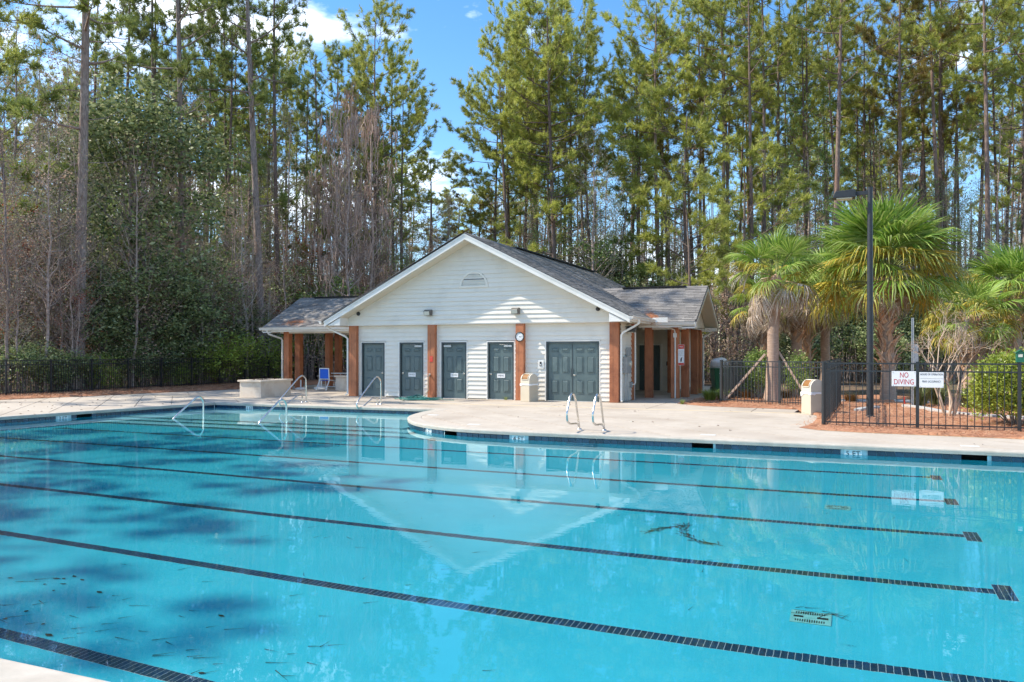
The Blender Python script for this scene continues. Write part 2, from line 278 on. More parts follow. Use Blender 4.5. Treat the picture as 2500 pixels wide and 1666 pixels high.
# ------------------------------------------------------------------ ground
def quad_sheet(name, rects, z, m, kind='structure', label=None, cat=None):
    mb = MB()
    for x0, x1, y0, y1 in rects: mb.add([(x0, y0, z), (x1, y0, z), (x1, y1, z), (x0, y1, z)], [(0, 1, 2, 3)])
    return tag(mb.build(name, m), label, cat, kind=kind)
quad_sheet('ground', [(-900, -22.6, -900, 900), (4.3, 900, -900, 900), (-22.6, 4.3, -900, 2.4), (-22.6, 4.3, 22.2, 900)], -0.045, M['forestfloor'],
           label='brown leaf littered forest ground around the pool', cat='ground')

# ------------------------------------------------------------------ pool outline, basin, water
def catmull(P, n=5):
    out = []
    for i in range(len(P) - 1):
        p0, p1, p2, p3 = (Vector(P[max(i - 1, 0)]), Vector(P[i]), Vector(P[i + 1]), Vector(P[min(i + 2, len(P) - 1)]))
        for k in range(n):
            u = k / n
            out.append(tuple(0.5 * ((2 * p1) + (-p0 + p2) * u + (2 * p0 - 5 * p1 + 4 * p2 - p3) * u * u + (-p0 + 3 * p1 - 3 * p2 + p3) * u ** 3)))
    out.append(tuple(P[-1])); return out
WZ, FZ, SZ = -0.175, -1.37, -0.50
PEN = catmull([(-11.42, 21.53), (-11.28, 20.3), (-10.95, 19.1), (-10.45, 18.15), (-9.75, 17.3), (-9.0, 16.76), (-8.1, 16.38), (-7.0, 16.24), (-6.0, 16.22)])
LEFT = [(-21.9, 3.12), (-21.3, 9.0), (-20.72, 14.7), (-20.32, 18.0), (-19.9, 21.53)]
OUT = LEFT + PEN + [(3.5, 16.22), (3.5, 3.12)]
NO = len(OUT)
def offs(P, d):
    """offset of a closed outline, outwards (left of travel)"""
    n = len(P); res = []
    for i in range(n):
        a, b, c = Vector(P[i - 1]), Vector(P[i]), Vector(P[(i + 1) % n])
        e1 = (b - a).normalized(); e2 = (c - b).normalized()
        n1 = Vector((-e1.y, e1.x)); n2 = Vector((-e2.y, e2.x)); mdir = (n1 + n2)
        mdir = mdir / max(0.25, mdir.dot(n1)) if mdir.length > 1e-6 else n1
        res.append((b.x + mdir.x * d, b.y + mdir.y * d))
    return res
def sweep(prof, closed=True):
    mb = MB(); rings = [(offs(OUT, o), z) for o, z in prof]; n = NO
    vs = [(p[0], p[1], z) for ring, z in rings for p in ring]
    fs = [(j * n + i, j * n + (i + 1) % n, (j + 1) * n + (i + 1) % n, (j + 1) * n + i) for j in range(len(prof) - 1) for i in range(n)]
    return mb.add(vs, fs)
def polyface(poly, z):
    bm = bmesh.new(); vs = [bm.verts.new((p[0], p[1], z)) for p in poly]; f = bm.faces.new(vs)
    bmesh.ops.triangulate(bm, faces=[f]); return bm
def bm_obj(name, bm, m, parent=None):
    bmesh.ops.recalc_face_normals(bm, faces=bm.faces)
    me = bpy.data.meshes.new(name); bm.to_mesh(me); bm.free(); me.materials.append(m); return link(bpy.data.objects.new(name, me), parent)

# basin: deep floor, the shallow shelf behind it, steps and walls
wall_in = offs(OUT, 0.03)
basin = MB()
basin.add([(-22.2, 2.9, FZ), (3.9, 2.9, FZ), (3.9, 16.5, FZ), (-22.2, 16.5, FZ)], [(0, 1, 2, 3)])
n = NO
skim = []                                           # skimmer mouths: arc positions along the outline
def seglen(a, b): return (Vector(b) - Vector(a)).length
low = [(p[0], p[1], -0.25) for p in wall_in] + [(p[0], p[1], FZ - 0.1) for p in wall_in]
basin.add(low, [(i, (i + 1) % n, n + (i + 1) % n, n + i) for i in range(n)])
pool_basin = tag(basin.build('pool_basin', M['poolfloor']), 'pale blue plastered swimming pool basin under the water', 'pool', kind='structure')
pool_basin.cycles.is_caustics_receiver = True
st = MB()
for z0, y0 in ((-1.10, 16.55), (-0.80, 17.15), (SZ, 17.75)): st.box(-22, -9.0 if y0 < 17 else (-9.9 if y0 < 17.5 else -10.4), y0, 22.0, FZ - 0.05, z0)
o = st.build('shallow_steps', M['poolshelf'], pool_basin); o.cycles.is_caustics_receiver = True
ns = MB()
for z0, y0, xe in ((-1.10, 16.55, -9.6), (-0.80, 17.15, -10.2), (SZ, 17.75, -10.7)):
    ns.box(-19.9, xe, y0 - 0.006, y0 + 0.10, z0 - 0.05, z0 + 0.004)
o = ns.build('step_nosing', M['lanetile'], pool_basin); o.cycles.is_caustics_receiver = True

# arc length walk along the wall line for tiles, skimmers and depth markers
def walk(P):
    res = []; s = 0
    for i in range(len(P) - 1):
        l = seglen(P[i], P[i + 1]); res.append((s, l, Vector(P[i]), (Vector(P[i + 1]) - Vector(P[i])) / max(l, 1e-9))); s += l
    return res, s
LINE = wall_in[:len(LEFT) + len(PEN) + 1]
WALK, WLEN = walk(LINE)
def on_wall(s):
    for a, l, p, d in WALK:
        if a <= s <= a + l + 1e-6: return p + d * (s - a), d
    a, l, p, d = WALK[-1]; return p + d * l, d
def nearest_s(x, y):
    best = (1e9, 0)
    for k in range(int(WLEN / 0.02)):
        p, d = on_wall(k * 0.02); q = (p - Vector((x, y))).length
        if q < best[0]: best = (q, k * 0.02)
    return best[1]
SKS = [nearest_s(-20.3, 16.9), nearest_s(-8.38, 16.55), nearest_s(-2.69, 16.25), nearest_s(2.0, 16.25)]
band = MB(); ds = 0.05
for k in range(int(WLEN / ds)):
    s0, s1 = k * ds, (k + 1) * ds
    if any(abs((s0 + s1) / 2 - q) < 0.23 for q in SKS): continue
    (p, _), (q, _) = on_wall(s0), on_wall(s1)
    band.add([(p.x, p.y, -0.085), (q.x, q.y, -0.085), (q.x, q.y, -0.255), (p.x, p.y, -0.255)], [(0, 1, 2, 3)])
o = band.build('tile_grout_band', M['grout'], pool_basin); o.cycles.is_caustics_receiver = True
tile_me = MB().box(-0.072, 0.072, -0.005, 0.02, -0.072, 0.072).mesh('waterline_tile', M['walltile'], bevel=0.003)
s = 0.08; cnt = 0; s_begin = nearest_s(-21.1, 11.0)
s = s_begin
marks = [(nearest_s(-20.35, 16.25), '3 FT'), (nearest_s(-18.45, 21.53), '1 FT'), (nearest_s(-9.2, 16.85), '3 FT'), (nearest_s(-6.62, 16.22), '4 FT'), (nearest_s(0.06, 16.22), '5 FT')]
while s < WLEN - 0.1:
    p, d = on_wall(s)
    if not any(abs(s - q) < 0.235 for q in SKS) and not any(abs(s - q) < 0.19 for q, _ in marks):
        o = inst('waterline_tile', tile_me, pool_basin, (p.x, p.y, -0.165), (0, 0, math.atan2(d.y, d.x) + math.pi))
        o.cycles.is_caustics_receiver = True; cnt += 1
    s += 0.152
for q, txt in marks:
    p, d = on_wall(q); rz = math.atan2(d.y, d.x) + math.pi
    pl = MB().box(-0.15, 0.15, -0.008, 0.02, -0.074, 0.074).build('depth_marker', M['marker'], pool_basin)
    pl.location = (p.x, p.y, -0.165); pl.rotation_euler = (0, 0, rz + math.pi)
    pl.rotation_euler = (0, 0, math.atan2(d.y, d.x))
    tm = text_mesh('lettering', txt, 0.135, M['signblack'], depth=0.001)
    inst('lettering', tm, pl, (0, -0.0095, 0.0), (R(90), 0, 0))
for q in SKS:
    p, d = on_wall(q); mb = MB()
    mb.add([(-0.24, 0, -0.25), (0.24, 0, -0.25), (0.24, 0, -0.088), (-0.24, 0, -0.088), (-0.24, 0.4, -0.25), (0.24, 0.4, -0.25), (0.24, 0.4, -0.088), (-0.24, 0.4, -0.088)],
           [(4, 5, 6, 7), (0, 1, 5, 4), (3, 2, 6, 7), (0, 3, 7, 4), (1, 2, 6, 5)])
    o = mb.build('skimmer_mouth', M['dark'], pool_basin); o.location = (p.x, p.y, 0); o.rotation_euler = (0, 0, math.atan2(d.y, d.x))

# lane lines: tiles set on a pale grout strip, with a cross bar at each end
LY = [4.44, 6.54, 8.65, 10.80, 12.92, 15.06]; NT = 0
lt_me = MB().box(-0.0243, 0.0243, -0.072, 0.072, -0.01, 0.0035).mesh('lane_tile', M['lanetile'], bevel=0.0015)
ct_me = MB().box(-0.0243, 0.0243, -0.057, 0.057, -0.01, 0.0035).mesh('lane_tile', M['lanetile'], bevel=0.0015)
lane_rest = MB()
for k, y in enumerate(LY):
    g = MB(); g.box(-19.0, 1.245, y - 0.074, y + 0.074, FZ - 0.01, FZ + 0.001); g.box(1.245, 1.405, y - 0.235, y + 0.235, FZ - 0.01, FZ + 0.001); g.box(-19.16, -19.0, y - 0.235, y + 0.235, FZ - 0.01, FZ + 0.001)
    strip = g.build('lane_line', M['grout'], pool_basin); strip.cycles.is_caustics_receiver = True
    rest = MB(); i = 0; x = 1.245 - 0.027
    near = {1: 118, 2: 52}.get(k, 0)
    def tl(x, y, me, ok):
        if ok:
            o = inst('lane_tile', me, strip, (x, y, FZ)); o.cycles.is_caustics_receiver = True
        else:
            h = 0.072 if me is lt_me else 0.057
            rest.box(x - 0.0243, x + 0.0243, y - h, y + h, FZ - 0.01, FZ + 0.0035)
    while x > -19.0:
        tl(x, y, lt_me, (-5.7 < x < -3.4) if k == 0 else i < near); x -= 0.0525; i += 1
    for ex in (1.245, -19.16):
        for a in range(3):
            for b in range(4): tl(ex + 0.027 + 0.0525 * a, y - 0.174 + 0.116 * b, ct_me, ex > 0 and 0 < k < 5)
    o = tag(rest.build('lane_tile_run', M['lanetile'], strip), kind='stuff'); o.cycles.is_caustics_receiver = True

# main drain grates on the floor
for x, y in ((-0.305, 7.39), (-0.15, 11.95)):
    g = MB().box(x - 0.165, x + 0.165, y - 0.145, y + 0.145, FZ, FZ + 0.012).build('drain_grate', M['grate'], pool_basin); g.cycles.is_caustics_receiver = True
    sl_ = MB()
    for sgn in (-1, 1):
        for i in range(13): sl_.box(x - 0.125 + i * 0.019, x - 0.115 + i * 0.019, y + sgn * 0.09 - 0.035 + abs(i - 6) * 0.002, y + sgn * 0.09 + 0.035 - abs(i - 6) * 0.002, FZ + 0.008, FZ + 0.0135)
    sl_.box(x - 0.14, x - 0.06, y - 0.02, y + 0.02, FZ + 0.008, FZ + 0.0135); sl_.box(x + 0.05, x + 0.14, y - 0.02, y + 0.02, FZ + 0.008, FZ + 0.0135)
    sl_.build('slots', M['dark'], g)

# wall steps for the grab rails
ws = MB()
for i in range(3): ws.box(-5.52, -4.92, 16.2, 16.26, -0.42 - i * 0.28, -0.33 - i * 0.28)
ws.build('wall_step', M['marker'], pool_basin)

bmw = polyface(offs(OUT, 0.06), WZ)
pool_water = tag(bm_obj('pool_water', bmw, M['water']), 'clear turquoise swimming pool water', 'water', kind='structure')
for p in pool_water.data.polygons: p.use_smooth = True
if pool_water.data.polygons[0].normal.z < 0: pool_water.data.flip_normals()
pool_water.cycles.is_caustics_caster = True

# sunk needles, sticks and leaves
db = MB()
def stick(x, y, ang, l, w=0.012, z=FZ + 0.012):
    dx, dy = math.cos(ang) * l / 2, math.sin(ang) * l / 2; px, py = -math.sin(ang) * w / 2, math.cos(ang) * w / 2
    db.add([(x - dx - px, y - dy - py, z), (x + dx, y + dy, z + 0.01), (x - dx + px, y - dy + py, z + 0.004)], [(0, 1, 2)])
path = [(-2.24, 9.71), (-2.06, 9.98), (-1.90, 10.18), (-1.82, 9.75), (-1.63, 9.47), (-1.40, 9.39)]
for i in range(len(path) - 1):
    a, b = Vector(path[i]), Vector(path[i + 1])
    for k in range(22):
        p = a.lerp(b, rnd.random()); stick(p.x + rnd.gauss(0, .025), p.y + rnd.gauss(0, .03), math.atan2((b - a).y, (b - a).x) + rnd.gauss(0, .5), rnd.uniform(.12, .28), .010)
for k in range(14): stick(-0.22 + rnd.gauss(0, .12), 7.52 + rnd.gauss(0, .05), rnd.gauss(0.2, .6), rnd.uniform(.10, .24), .009)
for k in range(60):
    x = rnd.uniform(-7.0, -3.6); y = rnd.uniform(4.55, 5.5) if rnd.random() < .7 else rnd.uniform(5.5, 8.5)
    stick(x, y, rnd.gauss(0.5, .4), rnd.uniform(.08, .24), .008)
for x, y in ((-7.54, 5.4), (-7.13, 5.58), (-7.07, 5.61), (-7.04, 5.70), (-6.88, 5.66), (-6.93, 5.49), (-6.84, 5.32), (-6.43, 5.47), (-7.08, 5.41), (-6.57, 4.85), (-6.56, 4.65), (-5.0, 5.48), (-6.18, 4.71), (-5.93, 4.57), (-4.35, 4.57)):
    r_ = rnd.uniform(.018, .034); a_ = rnd.random() * 3
    db.add([(x + r_ * math.cos(a_ + q * 1.05) * (1.7 if q % 3 == 0 else .7), y + r_ * math.sin(a_ + q * 1.05) * .8, FZ + .015) for q in range(6)], [tuple(range(6))])
stick(-7.24, 5.42, .5, .34, .012); stick(-7.2, 5.55, .8, .24, .012)
for k in range(40): stick(rnd.uniform(-6, 1.5), rnd.uniform(4.5, 13.5), rnd.random() * 3.1, rnd.uniform(.06, .18), .007)
o = tag(db.build('sunken_needles', M['debris']), 'dark pine needles and leaves lying on the pool floor', 'debris', kind='stuff'); o.cycles.is_caustics_receiver = True

# ------------------------------------------------------------------ deck: slabs between diagonal joints, coping, pad by the building
outer = offs(OUT, 0.36)
nl = len(LEFT)
MULCH_L = [(-28.6, 0.0), (-28.3, 12.0), (-27.95, 19.67), (-27.1, 22.63), (-26.75, 24.3)]
MULCH_R = [(-1.45, 24.3), (-0.78, 23.3), (-0.72, 22.0), (-0.80, 20.4), (-1.03, 19.45), (-0.61, 19.0), (0.21, 18.76), (1.75, 18.66), (3.16, 18.55), (9.0, 18.3)]
polyA = MULCH_L[:4] + [(-26.8, 23.9), (outer[nl - 1][0], 23.9)] + outer[:nl][::-1] + [(-22.26, 0.0)]
polyB = [(outer[nl - 1][0], 23.9)] + [(-1.15, 23.9)] + MULCH_R[1:] + [(9.0, 16.58), (outer[-2][0], 16.58)] + [p for p in outer[nl:-2]][::-1] + [outer[nl - 1]]
polyD = [(-22.26, -8), (9, -8), (9, 2.76), (-22.26, 2.76)]
polyE = [(3.86, 2.76), (9, 2.76), (9, 16.58), (3.86, 16.58)]
MULCH_R2 = [(-1.39, 25.47), (-2.57, 25.64), (-4.22, 25.95), (-5.23, 26.83), (-5.05, 29.0), (-4.7, 31.0), (-4.5, 41.0)]
polyP = [(-26.8, 23.9), (-26.65, 25.3), (-25.9, 28.4), (-25.5, 32.0), (-25.4, 41.0)] + MULCH_R2[::-1] + [(-1.45, 24.3), (-1.15, 23.9)]
deck = MB(); 
bmd = bmesh.new()
deck_o = None
def add_poly(bm, poly, z):
    vs = [bm.verts.new((p[0], p[1], z)) for p in poly]; f = bm.faces.new(vs)
    return f
fs = [add_poly(bmd, q, -0.014) for q in (polyA, polyB, polyD, polyE, polyP)]
bmesh.ops.triangulate(bmd, faces=fs)
pool_deck = tag(bm_obj('pool_deck', bmd, M['joint']), 'pale concrete pool deck scored in diagonal slabs', 'deck', kind='structure')
for p in pool_deck.data.polygons:
    if p.normal.z < 0: p.flip()
def slabs(poly, nx, ny, c0, c1, step, jw=0.012, name='deck_slab'):
    c = c0
    while c < c1:
        bm = polyface(poly, 0.0)
        for cc, sg in ((c + jw, 1), (c + step - jw, -1)):
            g = bm.verts[:] + bm.edges[:] + bm.faces[:]
            if g: bmesh.ops.bisect_plane(bm, geom=g, plane_co=(nx * cc, ny * cc, 0), plane_no=(nx * sg, ny * sg, 0), clear_inner=True, dist=1e-6)
        if len(bm.faces):
            r_ = bmesh.ops.extrude_face_region(bm, geom=bm.faces[:])
            bmesh.ops.translate(bm, verts=[v for v in r_['geom'] if isinstance(v, bmesh.types.BMVert)], vec=(0, 0, -0.08))
            bm_obj(name, bm, M['concrete'], pool_deck)
        else: bm.free()
        c += step
k2 = 1 / math.sqrt(2)
for q in (polyA, polyB, polyE): slabs(q, k2, k2, -30.3 * k2, 32 * k2, 1.5 * k2, 0.012 if q is polyA else 0.022)
slabs(polyD, 1, 0, -23, 9, 2.0)
slabs(polyP, 1, 0, -27.0, 0, 3.05)
cp = sweep([(0.045, -0.085), (0.0, -0.085), (-0.004, -0.03), (0.002, -0.010), (0.012, -0.002), (0.03, 0.001), (0.35, 0.001), (0.35, -0.08)])
coping = cp.build('coping', M['coping'], pool_deck); coping.cycles.is_caustics_receiver = True
yj = MB().box(-26.8, -1.2, 23.86, 23.95, -0.02, 0.004).build('expansion_joint', nmat('joint_filler', (0.66, 0.52, 0.30), (0.74, 0.60, 0.38), 4, 0.9), pool_deck)
mk = MB()
for x, y in ((-10.45, 19.5), (-8.2, 17.35), (-2.7, 17.05), (2.03, 16.87), (-14.3, 22.2)):
    MB().box(x - 0.15, x + 0.15, y - 0.075, y + 0.075, -0.01, 0.005).build('deck_marker', M['marker'], pool_deck)

# pine straw beds
def bed(name, poly, label, h=0.05, step=0.3, seed=1):
    bm = polyface(poly, 0.0)
    xs = [p[0] for p in poly]; ys = [p[1] for p in poly]
    for lo_, hi_, ax in ((min(xs), max(xs), 0), (min(ys), max(ys), 1)):
        t_ = lo_ + step
        while t_ < hi_:
            no = (1, 0, 0) if ax == 0 else (0, 1, 0); co_ = (t_, 0, 0) if ax == 0 else (0, t_, 0)
            bmesh.ops.bisect_plane(bm, geom=bm.verts[:] + bm.edges[:] + bm.faces[:], plane_co=co_, plane_no=no, dist=1e-5); t_ += step
    r_ = random.Random(seed)
    for v in bm.verts:
        edge = any(e.is_boundary for e in v.link_edges)
        w = math.sin(v.co.x * 2.1 + seed) * math.cos(v.co.y * 1.7) * 0.5 + 0.5
        v.co.z = 0.006 if edge else h * (0.55 + 0.6 * w) + r_.uniform(-.018, .018)
    o = bm_obj(name, bm, M['straw'])
    for p in o.data.polygons: p.use_smooth = True
    return tag(o, label, 'mulch bed', kind='structure')
BED_L = [(-31.5, 2.0), (-31.5, 41.5), (-25.6, 41.5), (-25.6, 32.0), (-25.95, 28.4), (-26.65, 25.3), (-27.02, 22.63), (-27.85, 19.67), (-28.2, 12.0), (-28.5, 2.0)]
BED_R = [(9.0, 18.35), (3.16, 18.53), (1.75, 18.63), (0.21, 18.73), (-0.63, 18.97), (-1.06, 19.45), (-0.84, 20.4), (-0.75, 22.0), (-0.82, 23.3), (-1.2, 24.0), (-1.42, 25.45), (-2.57, 25.61), (-4.24, 25.92),
         (-5.26, 26.83), (-5.08, 29.0), (-4.75, 31.0), (-4.2, 34.0), (9.0, 34.0)]
bed('pine_straw_bed', BED_L, 'narrow red brown pine straw strip along the left fence', 0.05, 0.5, 3)
bed('pine_straw_bed', BED_R, 'broad pine straw bed under the palms and lamp post', 0.06, 0.3, 5)
def inside(p, poly):
    x, y = p; c = False; j = len(poly) - 1
    for i in range(len(poly)):
        xi, yi = poly[i]; xj, yj_ = poly[j]
        if (yi > y) != (yj_ > y) and x < (xj - xi) * (y - yi) / (yj_ - yi) + xi: c = not c
        j = i
    return c
g_ = np.random.default_rng(11)
def strip_needles(name, poly, n, bounds, label, lmin=.12, lmax=.26, w=.011, spill=0.12):
    x0, x1, y0, y1 = bounds; P = []
    while len(P) < n:
        p = (g_.uniform(x0, x1), g_.uniform(y0, y1))
        if inside((p[0] + g_.normal(0, spill), p[1] + g_.normal(0, spill)), poly): P.append(p)
    P = np.array(P); a = g_.uniform(0, 2 * np.pi, n); l = g_.uniform(lmin, lmax, n); z = 0.03 + 0.05 * g_.random(n); tz = g_.normal(0.02, .03, n)
    d = np.stack([np.cos(a), np.sin(a)], 1); q = np.stack([-d[:, 1], d[:, 0]], 1) * w / 2
    V = np.zeros((n, 3, 3)); V[:, 0, :2] = P - q; V[:, 1, :2] = P + q; V[:, 2, :2] = P + d * l[:, None]
    V[:, 0, 2] = z; V[:, 1, 2] = z + .004; V[:, 2, 2] = np.maximum(.008, z + tz)
    me = npmesh(name, V.reshape(-1, 3), np.arange(n * 3).reshape(n, 3), M['straw_needle'])
    return tag(link(bpy.data.objects.new(name, me)), label, 'pine straw', kind='stuff')
strip_needles('pine_straw', BED_R, 15000, (-1.3, 6.5, 18.4, 29), 'loose orange pine needles strewn over the right bed', .1, .24, .012)
strip_needles('pine_straw', BED_R, 4500, (-5.3, 0, 25, 31), 'loose pine needles along the bed edge by the covered porch', .12, .26, .014)
strip_needles('pine_straw', BED_L, 6500, (-29.6, -25.4, 17, 33), 'loose red pine needles along the left fence', .15, .32, .02)
# curved edging in the right bed
def edging(pts, label):
    pts = catmull(pts, 6); mb = MB(); L_ = []; Rr = []
    for i, p in enumerate(pts):
        a = Vector(pts[max(i - 1, 0)]); b = Vector(pts[min(i + 1, len(pts) - 1)]); d = (b - a).normalized(); nn = Vector((-d.y, d.x)) * .09
        L_.append((p[0] + nn.x, p[1] + nn.y)); Rr.append((p[0] - nn.x, p[1] - nn.y))
    for i in range(len(pts) - 1):
        q = [L_[i], L_[i + 1], Rr[i + 1], Rr[i]]
        mb.add([(x, y, .115) for x, y in q] + [(x, y, 0.0) for x, y in q], [(0, 1, 2, 3), (0, 4, 5, 1), (1, 5, 6, 2), (2, 6, 7, 3), (3, 7, 4, 0)])
    return tag(mb.build('concrete_edging', M['edging']), label, 'edging')
edging([(1.55, 27.4), (1.95, 26.5), (2.3, 25.2), (2.9, 24.2), (4.0, 23.4)], 'curved grey concrete edging running behind the bare shrub')
edging([(0.2, 24.6), (0.36, 25.4), (0.75, 26.3)], 'short piece of grey edging left of the lamp post')
for (x, y), lab in (((0.25, 29.6), 'grey stepping stone in the straw left of the boot covered palm'), ((1.9, 30.0), 'grey stepping stone in the straw right of the boot covered palm')):
    tag(MB().box(x - .5, x + .5, y - .4, y + .4, 0.0, .1).build('stepping_stone', M['edging'], None, (0, 0, 0), .02), lab, 'stepping stone')

# ------------------------------------------------------------------ pool house
FY, LWY = 26.47, 26.66                       # post and gable face; recessed lower wall
BX0, BX1, RX = -17.85, -7.15, -12.60
house = thing('pool_house', (RX, FY, 0), 'white sided pool house with grey shingle roof and cedar posts', 'building')
HO = (RX, FY, 0)
def hpart(mb, name, m, parent=None, bevel=0.0): return mb.build(name, m, parent or house, HO, bevel)
def hbox(name, m, x0, x1, y0, y1, z0, z1, parent=None, bevel=0.0): return hpart(MB().box(x0, x1, y0, y1, z0, z1), name, m, parent, bevel)
BP = 0.161                                   # siding course
def boards(wall, x0f, x1f, y, z0, z1, holes=(), ax='y', sgn=-1):
    """courses of clapboard on a wall facing -Y (ax y) or +X (ax x); each run between openings is one board"""
    k = 0; z = z0
    while z < z1 - 0.02:
        zt = min(z + BP, z1); a, b = x0f(zt), x1f(zt)
        if b - a > 0.05:
            cuts = [(h[0], h[1]) for h in holes if z < h[2] - 0.02]
            runs = []; cur = a
            for c0, c1 in sorted(cuts):
                if c0 > cur: runs.append((cur, min(c0, b)))
                cur = max(cur, c1)
            if cur < b: runs.append((cur, b))
            ab, bb = x0f(z), x1f(z)
            for r0, r1 in runs:
                if r1 - r0 < 0.02: continue
                l0 = ab if r0 == a else r0; l1 = bb if r1 == b else r1
                p0 = 0.004; p1 = 0.034 + 0.003 * ((k * 7) % 3)
                if ax == 'y':
                    v = [(l0, y - p1, z + .002), (l1, y - p1, z + .002), (r1, y - p0, zt + .006), (r0, y - p0, zt + .006), (l0, y + .02, z + .002), (l1, y + .02, z + .002)]
                else:
                    v = [(y + p1, l0, z + .002), (y + p1, l1, z + .002), (y + p0, r1, zt + .006), (y + p0, r0, zt + .006), (y - .02, l0, z + .002), (y - .02, l1, z + .002)]
                hpart(MB().add(v, [(0, 1, 2, 3), (4, 5, 1, 0)]), 'siding_board', M['siding'], wall)
        z = zt; k += 1
# lower front wall and doors (door frames: x0, x1, top)
DOORS = [(-17.38, -16.35, 2.065), (-15.70, -14.67, 2.065), (-13.92, -12.89, 2.065), (-12.05, -11.02, 2.065), (-9.80, -7.87, 2.075)]
wall = hbox('lower_wall', M['siding'], BX0, BX1 + .02, LWY + .10, LWY + .2, 0, 2.73)
boards(wall, lambda z: BX0, lambda z: BX1, LWY, 0.03, 2.725, [(d[0] - .035, d[1] + .035, d[2] + .04) for d in DOORS])
# gable wall, its face flush with the posts
GE, GA = 2.745, 5.60
gs = (GA - GE) / (RX - (BX0 - .15))
gx0 = lambda z: max(BX0 - .15, RX - (5.70 - z) / .5067)
gx1 = lambda z: RX + (RX - gx0(z))
gwall = hpart(MB().prism([(BX0 - .15, GE), (2 * RX - BX0 + .15, GE), (2 * RX - BX0 + .15, 2.99), (RX, 5.70), (BX0 - .15, 2.99)], 'y', FY + .004, FY + .19), 'gable_wall', M['siding'])
boards(gwall, gx0, gx1, FY, GE, 5.66)
hbox('frieze_band', M['trim'], BX0 - .15, BX1 + .1, FY - .018, FY + .19, 2.715, GE + .004)
# side wall facing the porch
swall = hbox('side_wall', M['siding'], BX1 - .20, BX1 - .006, LWY + .16, 28.56, 0, 2.73)
boards(swall, lambda z: LWY, lambda z: 28.47, BX1, 0.03, 2.725, (), 'x')
hbox('corner_trim', M['trim'], BX1 - .03, BX1 + .035, 28.46, 28.60, 0, 2.73)
hbox('side_pilaster', M['cedar'], BX1 - .02, BX1 + .07, 28.12, 28.36, 0, 2.73, None, .008)
# rear block: wall behind the breezeway, and the walls that close it
rwall = hbox('breezeway_wall', M['siding'], -10.5, BX1, 35.42, 35.6, 0, 2.73)
boards(rwall, lambda z: -10.4, lambda z: BX1, 35.4, 0.0, 2.73, [(-8.66, -7.64, 2.05)])
hbox('east_wall', M['siding'], BX1 - .2, BX1, 35.6, 42.0, 0, 2.73)
hbox('inner_wall', M['siding'], -10.6, -10.4, 28.6, 35.6, 0, 2.73)
hbox('west_wall', M['siding'], BX0, BX0 + .2, LWY + .16, 42.0, 0, 2.73)
hbox('back_wall', M['siding'], BX0, BX1, 42.0, 42.2, 0, 2.73)
hbox('front_room_back_wall', M['siding'], BX0 + .2, BX1 - .2, 28.4, 28.58, 0, 2.73)
hbox('ceiling', M['soffit'], -18.65, -6.72, FY + .2, 42.5, 2.735, 2.76)

def door_leaf(x0, x1, z1, y, knob=None, closer=None, parent=None, name='door'):
    """a six panel leaf facing -Y"""
    d = hbox(name, M['door'], x0, x1, y, y + .045, 0.02, z1, parent)
    w = x1 - x0; st_ = w * 0.135; mid = w * 0.14; pw = (w - 2 * st_ - mid) / 2
    for zz0, zz1 in ((1.71, 1.86), (0.97, 1.56), (0.26, 0.74)):
        for px in (x0 + st_, x0 + st_ + pw + mid):
            mb = MB(); a, b, c, e = px, px + pw, zz0, zz1
            mb.box(a, b, y - .004, y + .01, c, e)                 # sunk field edge
            ring = lambda i, yy: [(a + i, yy, c + i), (b - i, yy, c + i), (b - i, yy, e - i), (a + i, yy, e - i)]
            vs = ring(0, y - .012) + ring(.016, y - .014) + ring(.028, y - .002) + ring(.052, y - .020)
            mb = MB().add(vs, [(j * 4 + i, j * 4 + (i + 1) % 4, (j + 1) * 4 + (i + 1) % 4, (j + 1) * 4 + i) for j in range(3) for i in range(4)] + [(12, 13, 14, 15)])
            hpart(mb, 'door_panel', M['door'], d)
    if knob is not None:
        kb = MB(); kx = knob
        kb.tube([(kx, y, .91), (kx, y - .012, .91)], .034, 14); kb.tube([(kx, y - .012, .91), (kx, y - .045, .91)], .013, 10)
        kb.lathe([(0.0, -.022), (.02, -.016), (.03, 0), (.02, .016), (0, .022)], 14, (kx, y - .06, .91)); hpart(kb, 'door_knob', M['steel'], d)
    if closer is not None:
        cx = closer; cb = MB().box(cx - .15, cx + .15, y - .055, y, 1.89, 1.955)
        hpart(cb, 'door_closer', M['galv'], d)
        s_ = 1 if cx > (x0 + x1) / 2 else -1
        hpart(MB().tube([(cx, y - .05, 1.96), (cx - s_ * .25, y - .22, 1.975), (cx - s_ * .12, y - .03, 1.985)], .009, 6), 'closer_arm', M['galv'], d)
    return d
def door_frame(x0, x1, z1, y):
    f = MB(); f.box(x0, x0 + .055, y - .03, y + .12, 0, z1); f.box(x1 - .055, x1, y - .03, y + .12, 0, z1); f.box(x0 + .055, x1 - .055, y - .03, y + .12, z1 - .06, z1)
    hpart(f, 'door_frame', M['doorframe'])
    t_ = MB(); t_.box(x0 - .04, x0 - .002, y - .034, y + .01, 0, z1 + .04); t_.box(x1 + .002, x1 + .04, y - .034, y + .01, 0, z1 + .04); t_.box(x0 - .04, x1 + .04, y - .036, y + .01, z1 + .002, z1 + .042)
    hpart(t_, 'door_trim', M['trim'])
DY = LWY + .035
leafs = []
